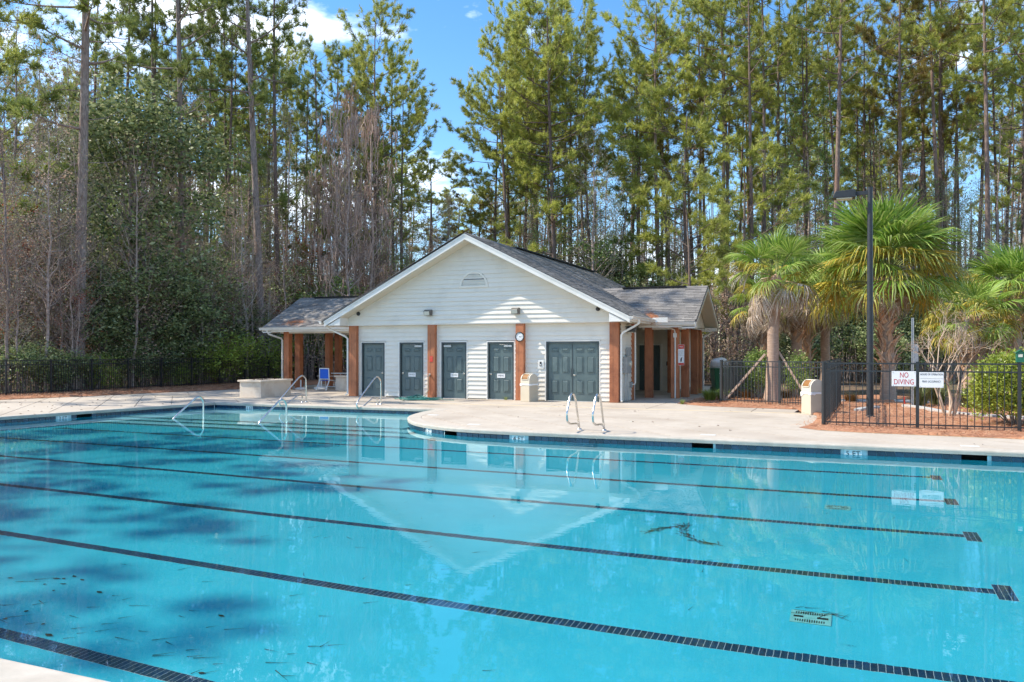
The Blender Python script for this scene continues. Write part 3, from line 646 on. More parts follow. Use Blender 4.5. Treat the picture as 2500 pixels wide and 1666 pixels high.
for i, (x0, x1, zt) in enumerate(DOORS):
    door_frame(x0, x1, zt, LWY)
    hbox('threshold', M['galv'], x0 + .06, x1 - .06, LWY - .03, LWY + .1, 0.0, .018)
    if i < 4:
        kn = x1 - .13 if i in (0, 2) else x0 + .125
        cl = {0: None, 1: x1 - .24, 2: x0 + .24, 3: x1 - .24}[i]
        leafs.append(door_leaf(x0 + .058, x1 - .058, zt - .063, DY, kn, cl))
    else:
        xm = (x0 + x1) / 2 - .02
        door_leaf(x0 + .058, xm - .004, zt - .063, DY)
        d2 = door_leaf(xm + .004, x1 - .058, zt - .063, DY, xm + .09)
        hbox('latch_guard', M['doorframe'], xm - .05, xm + .03, DY - .02, DY, .86, 1.14, d2)
        hbox('astragal', M['doorframe'], xm - .012, xm + .008, DY - .012, DY, .03, 1.98, d2)
door_leaf(-8.60, -7.70, 2.0, 35.37, -8.45)
hbox('door_trim', M['trim'], -7.66, -7.60, 35.34, 35.40, 0, 2.06); hbox('door_trim', M['trim'], -8.70, -7.66, 35.34, 35.40, 2.0, 2.06)
# posts
for x0, x1 in ((-17.86, -17.52), (-14.42, -14.11), (-10.89, -10.58), (-7.47, -7.15)):
    p = hbox('post', M['cedar'], x0, x1, FY, FY + .31 if x0 > -8 else LWY + .02, 0, 2.714, None, .012)
    hbox('post_crack', M['dark'], (x0 + x1) / 2 - .035, (x0 + x1) / 2 - .029, FY - .0015, FY + .02, .1, 2.4, p)
    for xx in (x0 - .035, x1 + .004):
        if not (x0 > -8 and xx > x0): hbox('post_trim', M['trim'], xx, xx + .03, LWY - .03, LWY + .02, 0, 2.714)
WPR = [(-6.93, 30.0), (-5.95, 30.0), (-5.74, 30.86), (-5.78, 33.05), (-5.78, 33.95), (-6.9, 33.95)]
WPL = [(-23.5, 30.0), (-23.55, 30.86), (-23.55, 33.2), (-23.55, 34.0), (-20.6, 34.0)]
for x, y in WPR + WPL: hbox('porch_post', M['cedar'], x - .14, x + .14, y - .14, y + .14, -.01, 2.66, None, .012)

# roofs -------------------------------------------------------------
def shingle_slope(roof, o, u, v, w, up, run, clip=None, indiv=False, seed=0, exp=.145, tab=.32):
    """rows of shingles: o = eave corner, u along the eave (length w), v up the slope (length run), up = outward normal"""
    r_ = random.Random(seed); rows = int(run / exp); rest = MB(); cntl = 0
    o, u, v, up = Vector(o), Vector(u), Vector(v), Vector(up)
    for j in range(rows + 1):
        a0 = j * exp; a1 = min(run, a0 + exp + .03)
        if a0 >= run - .02: break
        x = -r_.uniform(0, tab)
        while x < w:
            wd = tab * r_.uniform(.7, 1.3); x0, x1 = max(0, x), min(w, x + wd - .006); x += wd
            if x1 - x0 < .03: continue
            if clip and not clip((x0 + x1) / 2, (a0 + a1) / 2): continue
            th = .014 + r_.uniform(0, .012)
            q = [o + u * x0 + v * a0, o + u * x1 + v * a0, o + u * x1 + v * a1, o + u * x0 + v * a1]
            vs = [q[0] + up * th, q[1] + up * th, q[2] + up * .002, q[3] + up * .002, q[0], q[1]]
            fs = [(0, 1, 2, 3), (4, 5, 1, 0), (0, 3, 4), (1, 5, 2)]
            if indiv and cntl < 300:
                hpart(MB().add(vs, fs), 'shingle', M['shingle'], roof); cntl += 1
            else: rest.add(vs, fs)
    if rest.f: tag(hpart(rest, 'shingles', M['shingle'], roof), kind='stuff')
EY0, EY1 = 25.88, 42.6; EXL, EXR = -18.72, -6.62; EZ, RZ = 2.90, 5.93
sl_ = (RZ - EZ) / (EXR - RX); ln = math.hypot(EXR - RX, RZ - EZ); cs, sn = (EXR - RX) / ln, (RZ - EZ) / ln
RYE = 42.6
roof = hpart(MB().add([(EXL, EY0, EZ), (EXL, EY1, EZ), (RX, EY0, RZ), (RX, RYE, RZ), (EXR, EY0, EZ), (EXR, EY1, EZ),
                       (EXL, EY0, EZ - .05), (EXL, EY1, EZ - .05), (RX, EY0, RZ - .05), (RX, RYE, RZ - .05), (EXR, EY0, EZ - .05), (EXR, EY1, EZ - .05)],
                      [(0, 2, 3, 1), (2, 4, 5, 3), (3, 5, 1), (6, 7, 9, 8), (8, 9, 11, 10), (9, 7, 11), (0, 6, 8, 2), (2, 8, 10, 4), (4, 10, 11, 5), (5, 11, 7, 1), (1, 7, 6, 0)]), 'main_roof', M['shingle'])
hipclip = lambda x, a: x < (EY1 - EY0) - a * cs * (EY1 - RYE) / (EXR - RX)
shingle_slope(roof, (EXR, EY0, EZ), (0, 1, 0), (-cs, 0, sn), EY1 - EY0, (sn, 0, cs), ln, hipclip, False, 1)
shingle_slope(roof, (EXL, EY0, EZ), (0, 1, 0), (cs, 0, sn), EY1 - EY0, (-sn, 0, cs), ln, hipclip, False, 2, tab=.9)
rc = MB()
for k in range(58):
    y = EY0 + .02 + k * .285; rc.add([(RX - .13, y, RZ - .045), (RX, y, RZ + .035), (RX + .13, y, RZ - .045), (RX - .13, y + .29, RZ - .06), (RX, y + .29, RZ + .02), (RX + .13, y + .29, RZ - .06)], [(0, 1, 4, 3), (1, 2, 5, 4), (0, 2, 1)])
tag(hpart(rc, 'ridge_cap', M['shingle'], roof), kind='stuff')
hpart(MB().box(RX - .17, RX + .17, 30.5, 41.5, RZ + .01, RZ + .055), 'ridge_vent', nmat('ridge_vent_black', (.02, .02, .02), (.035, .035, .035), 8, .8), roof)
# rake boards, soffit and eave returns of the front gable
for sg in (-1, 1):
    ex = RX + sg * (EXR - RX); d = MB()
    poly = [(ex, EZ - .012), (RX, RZ - .012), (RX, RZ - .225), (ex - sg * .0, EZ - .225)]
    hpart(MB().prism(poly, 'y', EY0 - .012, EY0 + .02), 'rake_board', M['trim'])
    poly2 = [(ex, EZ - .012), (RX, RZ - .012), (RX, RZ - .075), (ex, EZ - .075)]
    hpart(MB().prism(poly2, 'y', EY0 - .032, EY0 - .013), 'rake_trim', M['trim'])
    d2 = MB().prism([(ex, EZ + .004), (RX, RZ + .004), (RX, RZ - .011), (ex, EZ - .011)], 'y', EY0 - .045, EY0 + .02)
    hpart(d2, 'drip_edge', M['dark'])
    hpart(MB().prism([(ex - sg * .05, EZ - .20), (RX, RZ - .225), (RX, RZ - .25), (ex - sg * .05, EZ - .225)], 'y', EY0 + .021, FY + .003), 'rake_soffit', M['soffit'])
    bx0, bx1 = sorted((ex, RX + sg * (RX - BX0 - .0)))
    ret = MB().prism([(ex, 2.715), (ex, 2.90), (ex - sg * .70, 2.90 + .30), (ex - sg * .70, 2.715)], 'y', EY0 + .021, FY - .02)
    hpart(ret, 'eave_return', M['trim'])
    hbox('eave_fascia', M['trim'], min(ex, ex - sg * .03), max(ex, ex - sg * .03), FY, EY1 - .05, 2.715, 2.865)
    hbox('eave_soffit', M['soffit'], min(ex - sg * .03, ex - sg * .6), max(ex - sg * .03, ex - sg * .6), FY + .2, 30.0, 2.70, 2.716)
def gutter(p0, p1, out_dir, name='gutter', m=None):
    """ogee gutter from p0 to p1 (top back edge), opening outwards"""
    p0, p1 = Vector(p0), Vector(p1); o_ = Vector(out_dir)
    prof = [(0, 0), (0, -.12), (.05, -.125), (.085, -.10), (.095, -.06), (.125, -.02), (.13, 0), (.118, 0), (.113, -.02), (.085, -.055), (.07, -.10), (.01, -.11), (.01, 0)]
    vs = [p + o_ * a + Vector((0, 0, b)) for p in (p0, p1) for a, b in prof]; n_ = len(prof)
    return hpart(MB().add(vs, [(i, (i + 1) % n_, n_ + (i + 1) % n_, n_ + i) for i in range(n_)] + [tuple(range(n_)), tuple(range(n_, 2 * n_))]), name, m or M['gutter'])
gutter((EXR, EY0 + .0, EZ - .01), (EXR, 29.15, EZ - .01), (1, 0, 0))
gutter((EXL, EY0 + .0, EZ - .01), (EXL, 29.2, EZ - .01), (-1, 0, 0))

def wing(xin, xout, sg, y0, y1, ze, zr, indiv, seed):
    """cross gabled porch roof running from xin (inside the main roof) to xout"""
    ym = (y0 + y1) / 2; run = math.hypot(ym - y0, zr - ze); c_, s_ = (ym - y0) / run, (zr - ze) / run
    xa, xb = min(xin, xout), max(xin, xout)
    prof = [(y0, ze), (ym, zr), (y1, ze), (y1, ze - .05), (ym, zr - .05), (y0, ze - .05)]
    w_ = hpart(MB().prism(prof, 'x', xa, xb), 'porch_roof', M['shingle'])
    xmain = lambda a: (RX + sg * (RZ - (ze + a * s_)) / sl_)
    def clip(x, a):
        X = xa + x; return (X > xmain(a) - .2) if sg > 0 else (X < xmain(a) + .2)
    shingle_slope(w_, (xa, y0, ze), (1, 0, 0), (0, c_, s_), xb - xa, (0, -s_, c_), run, clip, indiv, seed, tab=.30)
    tag(hpart(MB().prism([(ym - .13, zr - .05), (ym, zr + .02), (ym + .13, zr - .05)], 'x', xa + (0 if sg < 0 else .0), xb), 'ridge_cap', M['shingle'], w_))
    hpart(MB().box(*( (xa + .9, xb - .9) if sg < 0 else (xa + .9, xb - .85)), ym - .15, ym + .15, zr - .01, zr + .04), 'ridge_vent', M['dark'], w_)
    # barge boards at the open end, soffit, end wall, ceiling, beams
    for q, (ya, yb) in enumerate(((y0, ym), (y1, ym))):
        hpart(MB().prism([(ya, ze - .008), (yb, zr - .008), (yb, zr - .17), (ya, ze - .20)], 'x', xout - .02, xout + .02), 'barge_board', M['trim'])
        hpart(MB().prism([(ya, ze + .006), (yb, zr + .006), (yb, zr - .009), (ya, ze - .009)], 'x', xout - .03, xout + .035), 'drip_edge', M['dark'])
        hpart(MB().prism([(ya, ze - .19), (yb, zr - .19), (yb, zr - .165), (ya, ze - .165)], 'x', min(xout - sg * .5, xout - sg * .021), max(xout - sg * .5, xout - sg * .021)), 'barge_soffit', M['soffit'])
        e0, e1 = min(ya, ya + (yb - ya) * .2), max(ya, ya + (yb - ya) * .2)
        hpart(MB().box(min(xout - sg * .48, xout - sg * .022), max(xout - sg * .48, xout - sg * .022), e0, e1, ze - .24, ze - .10), 'eave_return', M['trim'])
    xe = xout - sg * .5
    hpart(MB().prism([(y0 + .1, ze - .2), (ym, zr - .16), (y1 - .1, ze - .2)], 'x', min(xe, xe - sg * .1), max(xe, xe - sg * .1)), 'porch_gable', M['siding'])
    xi = BX1 if sg > 0 else BX0
    a_, b_ = min(xi, xout - sg * .03), max(xi, xout - sg * .03)
    hpart(MB().box(a_, b_, y0 + .01, y0 + .04, ze - .20, ze - .03), 'porch_fascia', M['trim'])
    hpart(MB().box(a_, b_, y1 - .04, y1 - .01, ze - .20, ze - .03), 'porch_fascia', M['trim'])
    hpart(MB().box(min(xi, xe), max(xi, xe), y0 + .05, y1 - .05, ze - .16, ze - .13), 'porch_ceiling', M['soffit'])
    for yy in (y0 + .7, y1 - .7): hpart(MB().box(min(xi, xe + sg * .02), max(xi, xe + sg * .02), yy - .1, yy + .1, ze - .26, ze - .161), 'porch_beam', M['trim'])
    return w_
wing(-9.35, -5.08, 1, 29.28, 34.72, 2.80, 4.27, True, 5)
wing(-15.6, -24.35, -1, 29.28, 34.72, 2.80, 4.27, False, 6)
gutter((-6.62, 29.27, 2.79), (-5.10, 29.27, 2.79), (0, -1, 0))
gutter((-24.45, 29.27, 2.79), (-17.9, 29.27, 2.79), (0, -1, 0))
hbox('valley_splash_guard', M['trim'], -6.60, -6.05, 29.12, 29.15, 2.78, 2.95)
def downspout(pts): return hpart(MB().tube(pts, .042, 4, True, False), 'downspout', M['gutter'])
downspout([(-6.52, 26.75, 2.79), (-6.52, 26.75, 2.68), (-6.62, 26.72, 2.60), (-7.03, 26.58, 2.36), (-7.09, 26.56, 2.28), (-7.09, 26.56, .10), (-7.05, 26.50, .04)])
downspout([(-18.70, 26.2, 2.79), (-18.70, 26.25, 2.70), (-18.62, 26.28, 2.60), (-18.02, 26.45, 2.32), (-17.93, 26.5, 2.22), (-17.93, 26.5, .10), (-17.98, 26.42, .04)])
downspout([(-24.05, 29.21, 2.69), (-24.05, 29.25, 2.60), (-24.0, 29.3, 2.5), (-23.72, 29.78, 2.32), (-23.68, 29.82, 2.24), (-23.68, 29.82, .05)])
downspout([(-5.3, 34.8, 2.65), (-5.3, 34.75, 2.55), (-5.55, 34.3, 2.36), (-5.62, 34.2, 2.28), (-5.62, 34.2, .1)])
# half round louvre vent
vx, vz, vr = -12.51, 4.06, .50
vent = hpart(MB().prism([(vx + (vr + .07) * math.cos(math.pi * k / 24), vz + (vr + .07) * math.sin(math.pi * k / 24)) for k in range(25)], 'y', FY - .012, FY + .02), 'gable_vent', M['dark'])
fr = MB(); fo = [(vx + (vr + .075) * math.cos(math.pi * k / 24), vz - .02 + (vr + .075) * math.sin(math.pi * k / 24)) for k in range(25)]; fi = [(vx + (vr - .02) * math.cos(math.pi * k / 24), vz + .02 + (vr - .02) * math.sin(math.pi * k / 24)) for k in range(25)]
vs = [(x, FY - .05, z) for x, z in fo] + [(x, FY - .05, z) for x, z in fi] + [(x, FY - .0, z) for x, z in fo] + [(x, FY - .0, z) for x, z in fi]
fs = [(i, i + 1, 26 + i, 25 + i) for i in range(24)] + [(i, 50 + i, 51 + i, i + 1) for i in range(24)] + [(25 + i, 26 + i, 76 + i, 75 + i) for i in range(24)]
hpart(fr.add(vs, fs), 'vent_frame', M['siding'], vent)
hbox('vent_sill', M['siding'], vx - vr - .07, vx + vr + .07, FY - .055, FY, vz - .03, vz + .035, vent)
for k in range(7):
    z = vz + .045 + k * .062; hw = math.sqrt(max(.0, (vr - .03) ** 2 - (z - vz) ** 2))
    hpart(MB().add([(vx - hw, FY - .045, z), (vx + hw, FY - .045, z), (vx + hw, FY - .020, z + .030), (vx - hw, FY - .020, z + .030), (vx - hw, FY - .045, z - .008), (vx + hw, FY - .045, z - .008)], [(0, 1, 2, 3), (4, 5, 1, 0)]), 'louvre', M['siding'], vent)

# fittings fixed to the house ----------------------------------------
for x, lab in ((-14.32, 'left wall floodlight on the white gable, above the cracked post with the hose'), (-10.84, 'right wall floodlight on the gable, above the clock')):
    t_ = thing('wall_floodlight', (x, FY - .02, 3.15), lab, 'wall light', 'floodlights on the gable')
    MB().prism([(-.0, -.10), (-.0, .12), (-.16, .11), (-.24, .05), (-.20, -.10)], 'x', -.13, .13).build('housing', M['lamphousing'], t_, (0, 0, 0), .01)
    MB().prism([(-.205, -.085), (-.243, .045), (-.250, .04), (-.212, -.092)], 'x', -.11, .11).build('lens', M['lens'], t_)
for x, lab in ((-17.4, 'round security camera at the left end of the gable'), (-7.86, 'round security camera at the right end of the gable')):
    t_ = thing('security_camera', (x, FY - .02, 3.17), lab, 'camera', 'security cameras under the rakes')
    MB().tube([(0, 0, 0), (0, -.03, 0)], .075, 16).build('mount', M['lamp'], t_); MB().lathe([(0, -.06), (.04, -.05), (.06, 0), (.04, .05), (0, .06)], 14, (0, -.05, 0)).build('dome', M['black'], t_)
t_ = thing('wall_clock', (-10.72, FY - .005, 2.245), 'round black rimmed clock hanging on a cedar post', 'clock', None, 0, .70)
MB().tube([(0, 0, 0), (0, -.05, 0)], .235, 40).build('case', M['black'], t_)
MB().tube([(0, -.05, 0), (0, -.056, 0)], .205, 40).build('dial', M['signwhite'], t_)
rim = MB(); rim.tube([(.22 * math.cos(2 * math.pi * k / 40), -.055, .22 * math.sin(2 * math.pi * k / 40)) for k in range(41)], .024, 8); rim.build('rim', M['black'], t_)
tick = MB()
for k in range(12):
    a_ = k * math.pi / 6; tick.add([(math.sin(a_) * .20 + math.cos(a_) * q, -.0575, math.cos(a_) * .20 - math.sin(a_) * q) for q in (-.006, .006)] + [(math.sin(a_) * .188 + math.cos(a_) * q, -.0575, math.cos(a_) * .188 - math.sin(a_) * q) for q in (.006, -.006)], [(0, 1, 2, 3)])
tick.build('minute_ticks', M['signblack'], t_)
for k in range(1, 13):
    a_ = k * math.pi / 6; inst('numeral', text_mesh('numeral', str(k), .055, M['signblack'], depth=.0005), t_, (math.sin(a_) * .155, -.0575, math.cos(a_) * .155), (R(90), 0, 0))
for nm, a_, l in (('hour_hand', 112, .10), ('minute_hand', 84, .15), ('second_hand', 205, .15)):
    a_ = R(a_); dx, dz = math.sin(a_), math.cos(a_); w_ = .008 if nm != 'second_hand' else .003
    MB().add([(-dx * .03 - dz * w_, -.061, -dz * .03 + dx * w_), (-dx * .03 + dz * w_, -.061, -dz * .03 - dx * w_), (dx * l + dz * w_ * .4, -.061, dz * l - dx * w_ * .4), (dx * l - dz * w_ * .4, -.061, dz * l + dx * w_ * .4)], [(0, 1, 2, 3)]).build(nm, M['signblack'], t_)
for d, txt, lab in ((1, 'PRIVATE', 'small white door sign with faded lettering on the second door'), (2, 'WOMENS', 'small white womens sign on the third door'), (3, 'MENS', 'small white mens sign on the fourth door')):
    x0, x1, _ = DOORS[d]; t_ = thing('door_sign', ((x0 + x1) / 2 - .005, DY - .002, .855), lab, 'door sign', 'small signs on the doors')
    MB().box(-.155, .155, -.012, 0, -.075, .075).build('plate', M['signwhite'], t_)
    inst('lettering', text_mesh('lettering', txt, .085, M['signblack'] if d == 3 else pmat('faded_letter', (.16, .18, .18), .6), width=.24 if d != 3 else .21, depth=.0005), t_, (0, -.0135, 0), (R(90), 0, 0))
t_ = thing('door_keypad', (-9.98, LWY - .02, 1.27), 'small wall keypad on a pale plate beside the double door', 'keypad')
MB().box(-.10, .10, -.04, .03, -.15, .15).build('plate', M['trim'], t_, (0, 0, 0), .006); MB().box(-.045, .02, -.055, -.04, -.06, .09).build('screen', M['signblack'], t_); MB().box(-.03, .01, -.06, -.055, -.03, .01).build('button', M['white'], t_)
t_ = thing('fire_notice', (-14.25, FY - .002, 1.45), 'small red metal notice on the post with the hose tap', 'notice')
MB().box(-.07, .06, -.008, 0, -.11, .10).build('plate', M['red'], t_); MB().box(-.05, .04, -.0095, -.008, .03, .05).build('faded_line', pmat('faded_red', (.55, .16, .12), .5), t_)
t_ = thing('hose_tap', (-14.29, FY, .72), 'brass hose tap and pipe on the cracked cedar post', 'tap')
MB().tube([(0, 0, .12), (0, -.07, .12), (-.03, -.10, .09)], .028, 10).build('valve', M['brass'], t_); MB().tube([(-.04, -.06, .17), (.04, -.06, .17)], .018, 8).build('handle', M['steel'], t_)
MB().tube([(-.03, -.10, .09), (-.05, -.09, -.10), (-.06, -.06, -.40), (-.14, -.08, -.60), (-.32, -.14, -.70)], .017, 8).build('feed_hose', nmat('tan_hose', (.40, .33, .22), (.5, .43, .3), 8, .5), t_)
# electric meter on the side wall
t_ = thing('electric_meter', (BX1 + .03, 27.25, 1.25), 'grey electric meter box on the shaded side wall', 'meter')
MB().box(0, .13, -.33, .33, -.28, .30).build('meter_case', M['meter'], t_, (0, 0, 0), .01); MB().box(0, .10, .02, .42, .32, .62).build('switch_box', M['meter'], t_, (0, 0, 0), .01)
MB().tube([(.13, .12, .06), (.19, .12, .06)], .085, 18).build('meter_glass', M['lens'], t_)
for y, z1 in ((-.20, -1.24), (-.05, -1.24), (.13, -1.24)): MB().tube([(.05, y, -.28), (.05, y - .02, -.7), (.05, y + (.0 if y < 0 else .05), z1)], .017, 8).build('conduit', M['galv'], t_)
t_ = thing('gas_vent_box', (BX1 + .025, 27.95, .55), 'small grey outlet box low on the side wall', 'outlet box')
MB().box(0, .07, -.10, .10, -.09, .10).build('case', M['meter'], t_, (0, 0, 0), .006); MB().box(.07, .075, -.06, .06, -.04, .05).build('cover', M['galv'], t_)
t_ = thing('electrical_conduit', (-7.02, 28.02, .55), 'white bent conduit running down the side wall corner', 'conduit')
MB().tube([(-.08, -.15, 0), (.04, -.02, .02), (.06, .0, .08), (.06, 0, 1.6), (.06, 0, 2.18)], .022, 8).build('pipe', M['gutter'], t_)
t_ = thing('conduit_riser', (-5.92, 29.83, 0), 'white conduit riser strapped to a porch post', 'conduit')
MB().tube([(0, 0, 0), (0, 0, 2.35), (-.02, -.02, 2.52), (-.2, -.1, 2.60), (-.6, -.3, 2.62)], .028, 8).build('pipe', M['gutter'], t_); MB().box(-.06, .06, -.06, .03, 2.24, 2.40).build('junction_box', M['trim'], t_)
t_ = thing('extinguisher_sign', (-5.70, 29.845, 1.62), 'tall red and white fire extinguisher sign on a porch post', 'sign')
MB().box(-.11, .11, -.012, 0, -.40, .36).build('plate', M['signwhite'], t_); MB().box(-.105, .105, -.0135, -.012, .20, .355).build('red_header', M['red'], t_); MB().box(-.105, .105, -.0135, -.012, -.395, -.31).build('red_footer', M['red'], t_)
inst('lettering', text_mesh('lettering', 'FIRE', .065, M['signwhite'], depth=.0005), t_, (0, -.0145, .28), (R(90), 0, 0))
for k, tx in enumerate(('EXTINGUISHER', 'IN CASE OF', 'EMERGENCY')): inst('lettering', text_mesh('lettering', tx, .03, M['signblack'], width=.17, depth=.0005), t_, (0, -.0135, .12 - .075 * k), (R(90), 0, 0))
MB().prism([(-.03, -.27), (.02, -.27), (.03, -.14), (.05, -.10), (.0, -.12), (-.03, -.18)], 'y', -.0140, -.0125).build('pictogram', M['signblack'], t_)
t_ = thing('wall_socket', (-7.35, 35.38, 1.2), 'small dark switch on the breezeway wall', 'switch'); MB().box(-.07, .07, -.03, 0, -.12, .12).build('cover', M['trim'], t_); MB().box(-.045, .045, -.045, -.03, -.09, .09).build('switch_face', M['signblack'], t_)
t_ = thing('porch_light', (-6.98, 27.55, 2.45), 'dark box shaped light under the right eave', 'wall light'); MB().box(-.1, .12, -.25, .15, -.05, .16).build('housing', M['lamp'], t_, (0, 0, 0), .01); MB().box(-.06, .1, -.2, .1, -.07, -.05).build('lens', M['lens'], t_)
def roof_needles(loc, ex, ey, slope, rz, label, n=420, sd=1):
    r2 = np.random.default_rng(sd); P = r2.normal(0, 1, (n, 2)) * (ex, ey); a = r2.normal(0, .9, n); l = r2.uniform(.1, .26, n); w = .012
    V = np.zeros((n, 3, 3)); V[:, 0, :2] = P; V[:, 1, :2] = P + np.stack([-np.sin(a), np.cos(a)], 1) * w; V[:, 2, :2] = P + np.stack([np.cos(a), np.sin(a)], 1) * l[:, None]
    V[:, :, 2] = V[:, :, 1] * slope + .02 + .05 * r2.random((n, 1)) * np.exp(-(P ** 2 / np.array([ex, ey]) ** 2).sum(1))[:, None]
    o = link(bpy.data.objects.new('needle_drift', npmesh('needle_drift', V.reshape(-1, 3), np.arange(n * 3).reshape(n, 3), nm_))); o.location = loc; o.rotation_euler = (0, 0, rz)
    return tag(o, label, 'pine needles', kind='stuff')
nm_ = leafmat('orange_needles', [(.48, .17, .07), (.60, .26, .12), (.42, .14, .06)], 0, .8)
roof_needles((-22.9, 29.65, 2.99), .42, .13, .54, 0, 'orange needle drift on the left porch roof above the gutter', 520, 1)
roof_needles((-19.05, 29.6, 2.97), .10, .12, .54, 0, 'orange needle clump where the left roofs meet', 160, 2)
roof_needles((-6.72, 29.42, 2.93), .12, .30, .45, .35, 'orange needle drift in the right roof valley', 420, 3)

# ------------------------------------------------------------------ fences
picket_me = {}
def fence(label, posts, h, npick, zb=0.0, pw=.065, group=None):
    f = thing('metal_fence', (posts[0][0], posts[0][1], zb), label, 'fence', group); ox, oy = posts[0]
    pk = picket_me.setdefault(round(h, 2), MB().box(-.008, .008, -.008, .008, .05, h - .03).mesh('picket', M['black']))
    ps = picket_me.setdefault(('p', round(h, 2), pw), MB().box(-pw / 2, pw / 2, -pw / 2, pw / 2, -.05, h + .03).box(-pw / 2 - .006, pw / 2 + .006, -pw / 2 - .006, pw / 2 + .006, h + .03, h + .045).mesh('post', M['black']))
    for i, (x, y) in enumerate(posts):
        d = Vector(posts[min(i + 1, len(posts) - 1)]) - Vector(posts[max(0, i - 1)]); rz = math.atan2(d.y, d.x)
        inst('post', ps, f, (x - ox, y - oy, 0), (0, 0, rz))
        if i == len(posts) - 1: break
        a = Vector((x - ox, y - oy)); b = Vector((posts[i + 1][0] - ox, posts[i + 1][1] - oy)); e = b - a; rz = math.atan2(e.y, e.x); l = e.length
        for z, t_ in ((h, .017), (h - .17, .015), (.13, .015)):
            r_ = MB().box(pw / 2, l - pw / 2, -.0125, .0125, z - t_, z + t_).build('rail', M['black'], f); r_.location = (a.x, a.y, 0); r_.rotation_euler = (0, 0, rz)
        for k in range(npick):
            p = a + e * ((k + 1) / (npick + 1)); inst('picket', pk, f, (p.x, p.y, rnd.uniform(-.004, .004)), (rnd.gauss(0, .004), rnd.gauss(0, .004), rz))
    return f
fence('long black picket fence running along the left edge of the pool', [(-29.84, 21.2 + 1.9 * i) for i in range(-3, 11)], 1.37, 16)
fence('black picket fence at the back, seen through the left porch', [(-29.7 + 1.9 * i, 40.6 + .05 * i) for i in range(0, 9)], 1.37, 16)
fence('short black picket fence in front of the propped palm', [(-3.96, 27.69), (-2.04, 26.95), (-0.66, 26.42)], 1.40, 16)
fence('black picket fence receding beside the green carts', [(-3.94, 27.78), (-3.85, 29.7), (-3.76, 31.6), (-3.67, 33.5), (-3.58, 35.4), (-3.5, 37.3)], 1.40, 16)
front = fence('black picket fence at the right, carrying the white signs', [(-0.27, 27.4), (-0.33, 25.5), (-0.40, 23.6), (-0.47, 21.7), (-0.54, 19.75), (1.37, 19.70), (3.29, 19.76), (5.2, 19.82), (7.1, 19.9)], 1.46, 13)

# ------------------------------------------------------------------ signs, lamp, bins
t_ = thing('no_diving_sign', (1.10, 19.655, 1.13), 'white NO DIVING sign with red letters on the fence', 'sign')
MB().box(-.24, .24, -.006, .006, -.165, .165).build('panel', M['signwhite'], t_, (0, 0, 0), .004)
inst('lettering', text_mesh('lettering', 'NO', .165, M['signred'], width=.165, depth=.0006), t_, (.005, -.0075, .076), (R(90), 0, 0)); inst('lettering', text_mesh('lettering', 'DIVING', .165, M['signred'], width=.39, depth=.0006), t_, (0, -.0075, -.072), (R(90), 0, 0))
bolt = MB().tube([(0, 0, 0), (0, -.004, 0)], .008, 8).mesh('bolt', M['galv'])
for x in (-.215, .215):
    for z in (-.14, .14): inst('bolt', bolt, t_, (x, -.006, z))
t_ = thing('hours_sign', (1.64, 19.66, 1.11), 'white HOURS OF OPERATION and PEAK OCCUPANCY sign on the fence', 'sign')
MB().box(-.235, .235, -.006, .006, -.165, .165).build('panel', M['signwhite'], t_, (0, 0, 0), .004)
inst('lettering', text_mesh('lettering', 'HOURS OF OPERATION', .062, M['signblack'], width=.44, depth=.0006), t_, (0, -.0075, .12), (R(90), 0, 0)); inst('lettering', text_mesh('lettering', 'PEAK OCCUPANCY', .062, M['signblack'], width=.36, depth=.0006), t_, (-.0, -.0075, -.035), (R(90), 0, 0))
MB().box(-.225, .225, -.0072, -.006, .028, .032).build('rule_line', M['signblack'], t_)
for x in (-.215, .215): inst('bolt', bolt, t_, (x, -.006, -.14))
lp = thing('lamp_post', (0.49, 22.75, 0), 'tall dark lamp post with a flat box head behind the right fence', 'street lamp')
MB().tube([(0, 0, -.05), (0, 0, 5.93)], [.092, .062], 20).build('pole', M['lamp'], lp); MB().tube([(0, 0, 0), (0, 0, .10)], [.125, .10], 20).build('base_cover', M['lamp'], lp)
MB().box(-.34, -.02, -.035, .035, 5.76, 5.86).build('arm', M['lamp'], lp)
MB().prism([(-.34, 5.70), (-.34, 5.90), (-.82, 5.87), (-.90, 5.70)], 'y', -.19, .19).build('lamp_head', M['lamp'], lp, (0, 0, 0), .01)
MB().box(-.80, -.42, -.15, .15, 5.675, 5.699).build('lens', M['lens'], lp)
MB().tube([(0, 0, 5.93), (0, 0, 5.95)], .065, 20).build('cap', M['lamp'], lp)
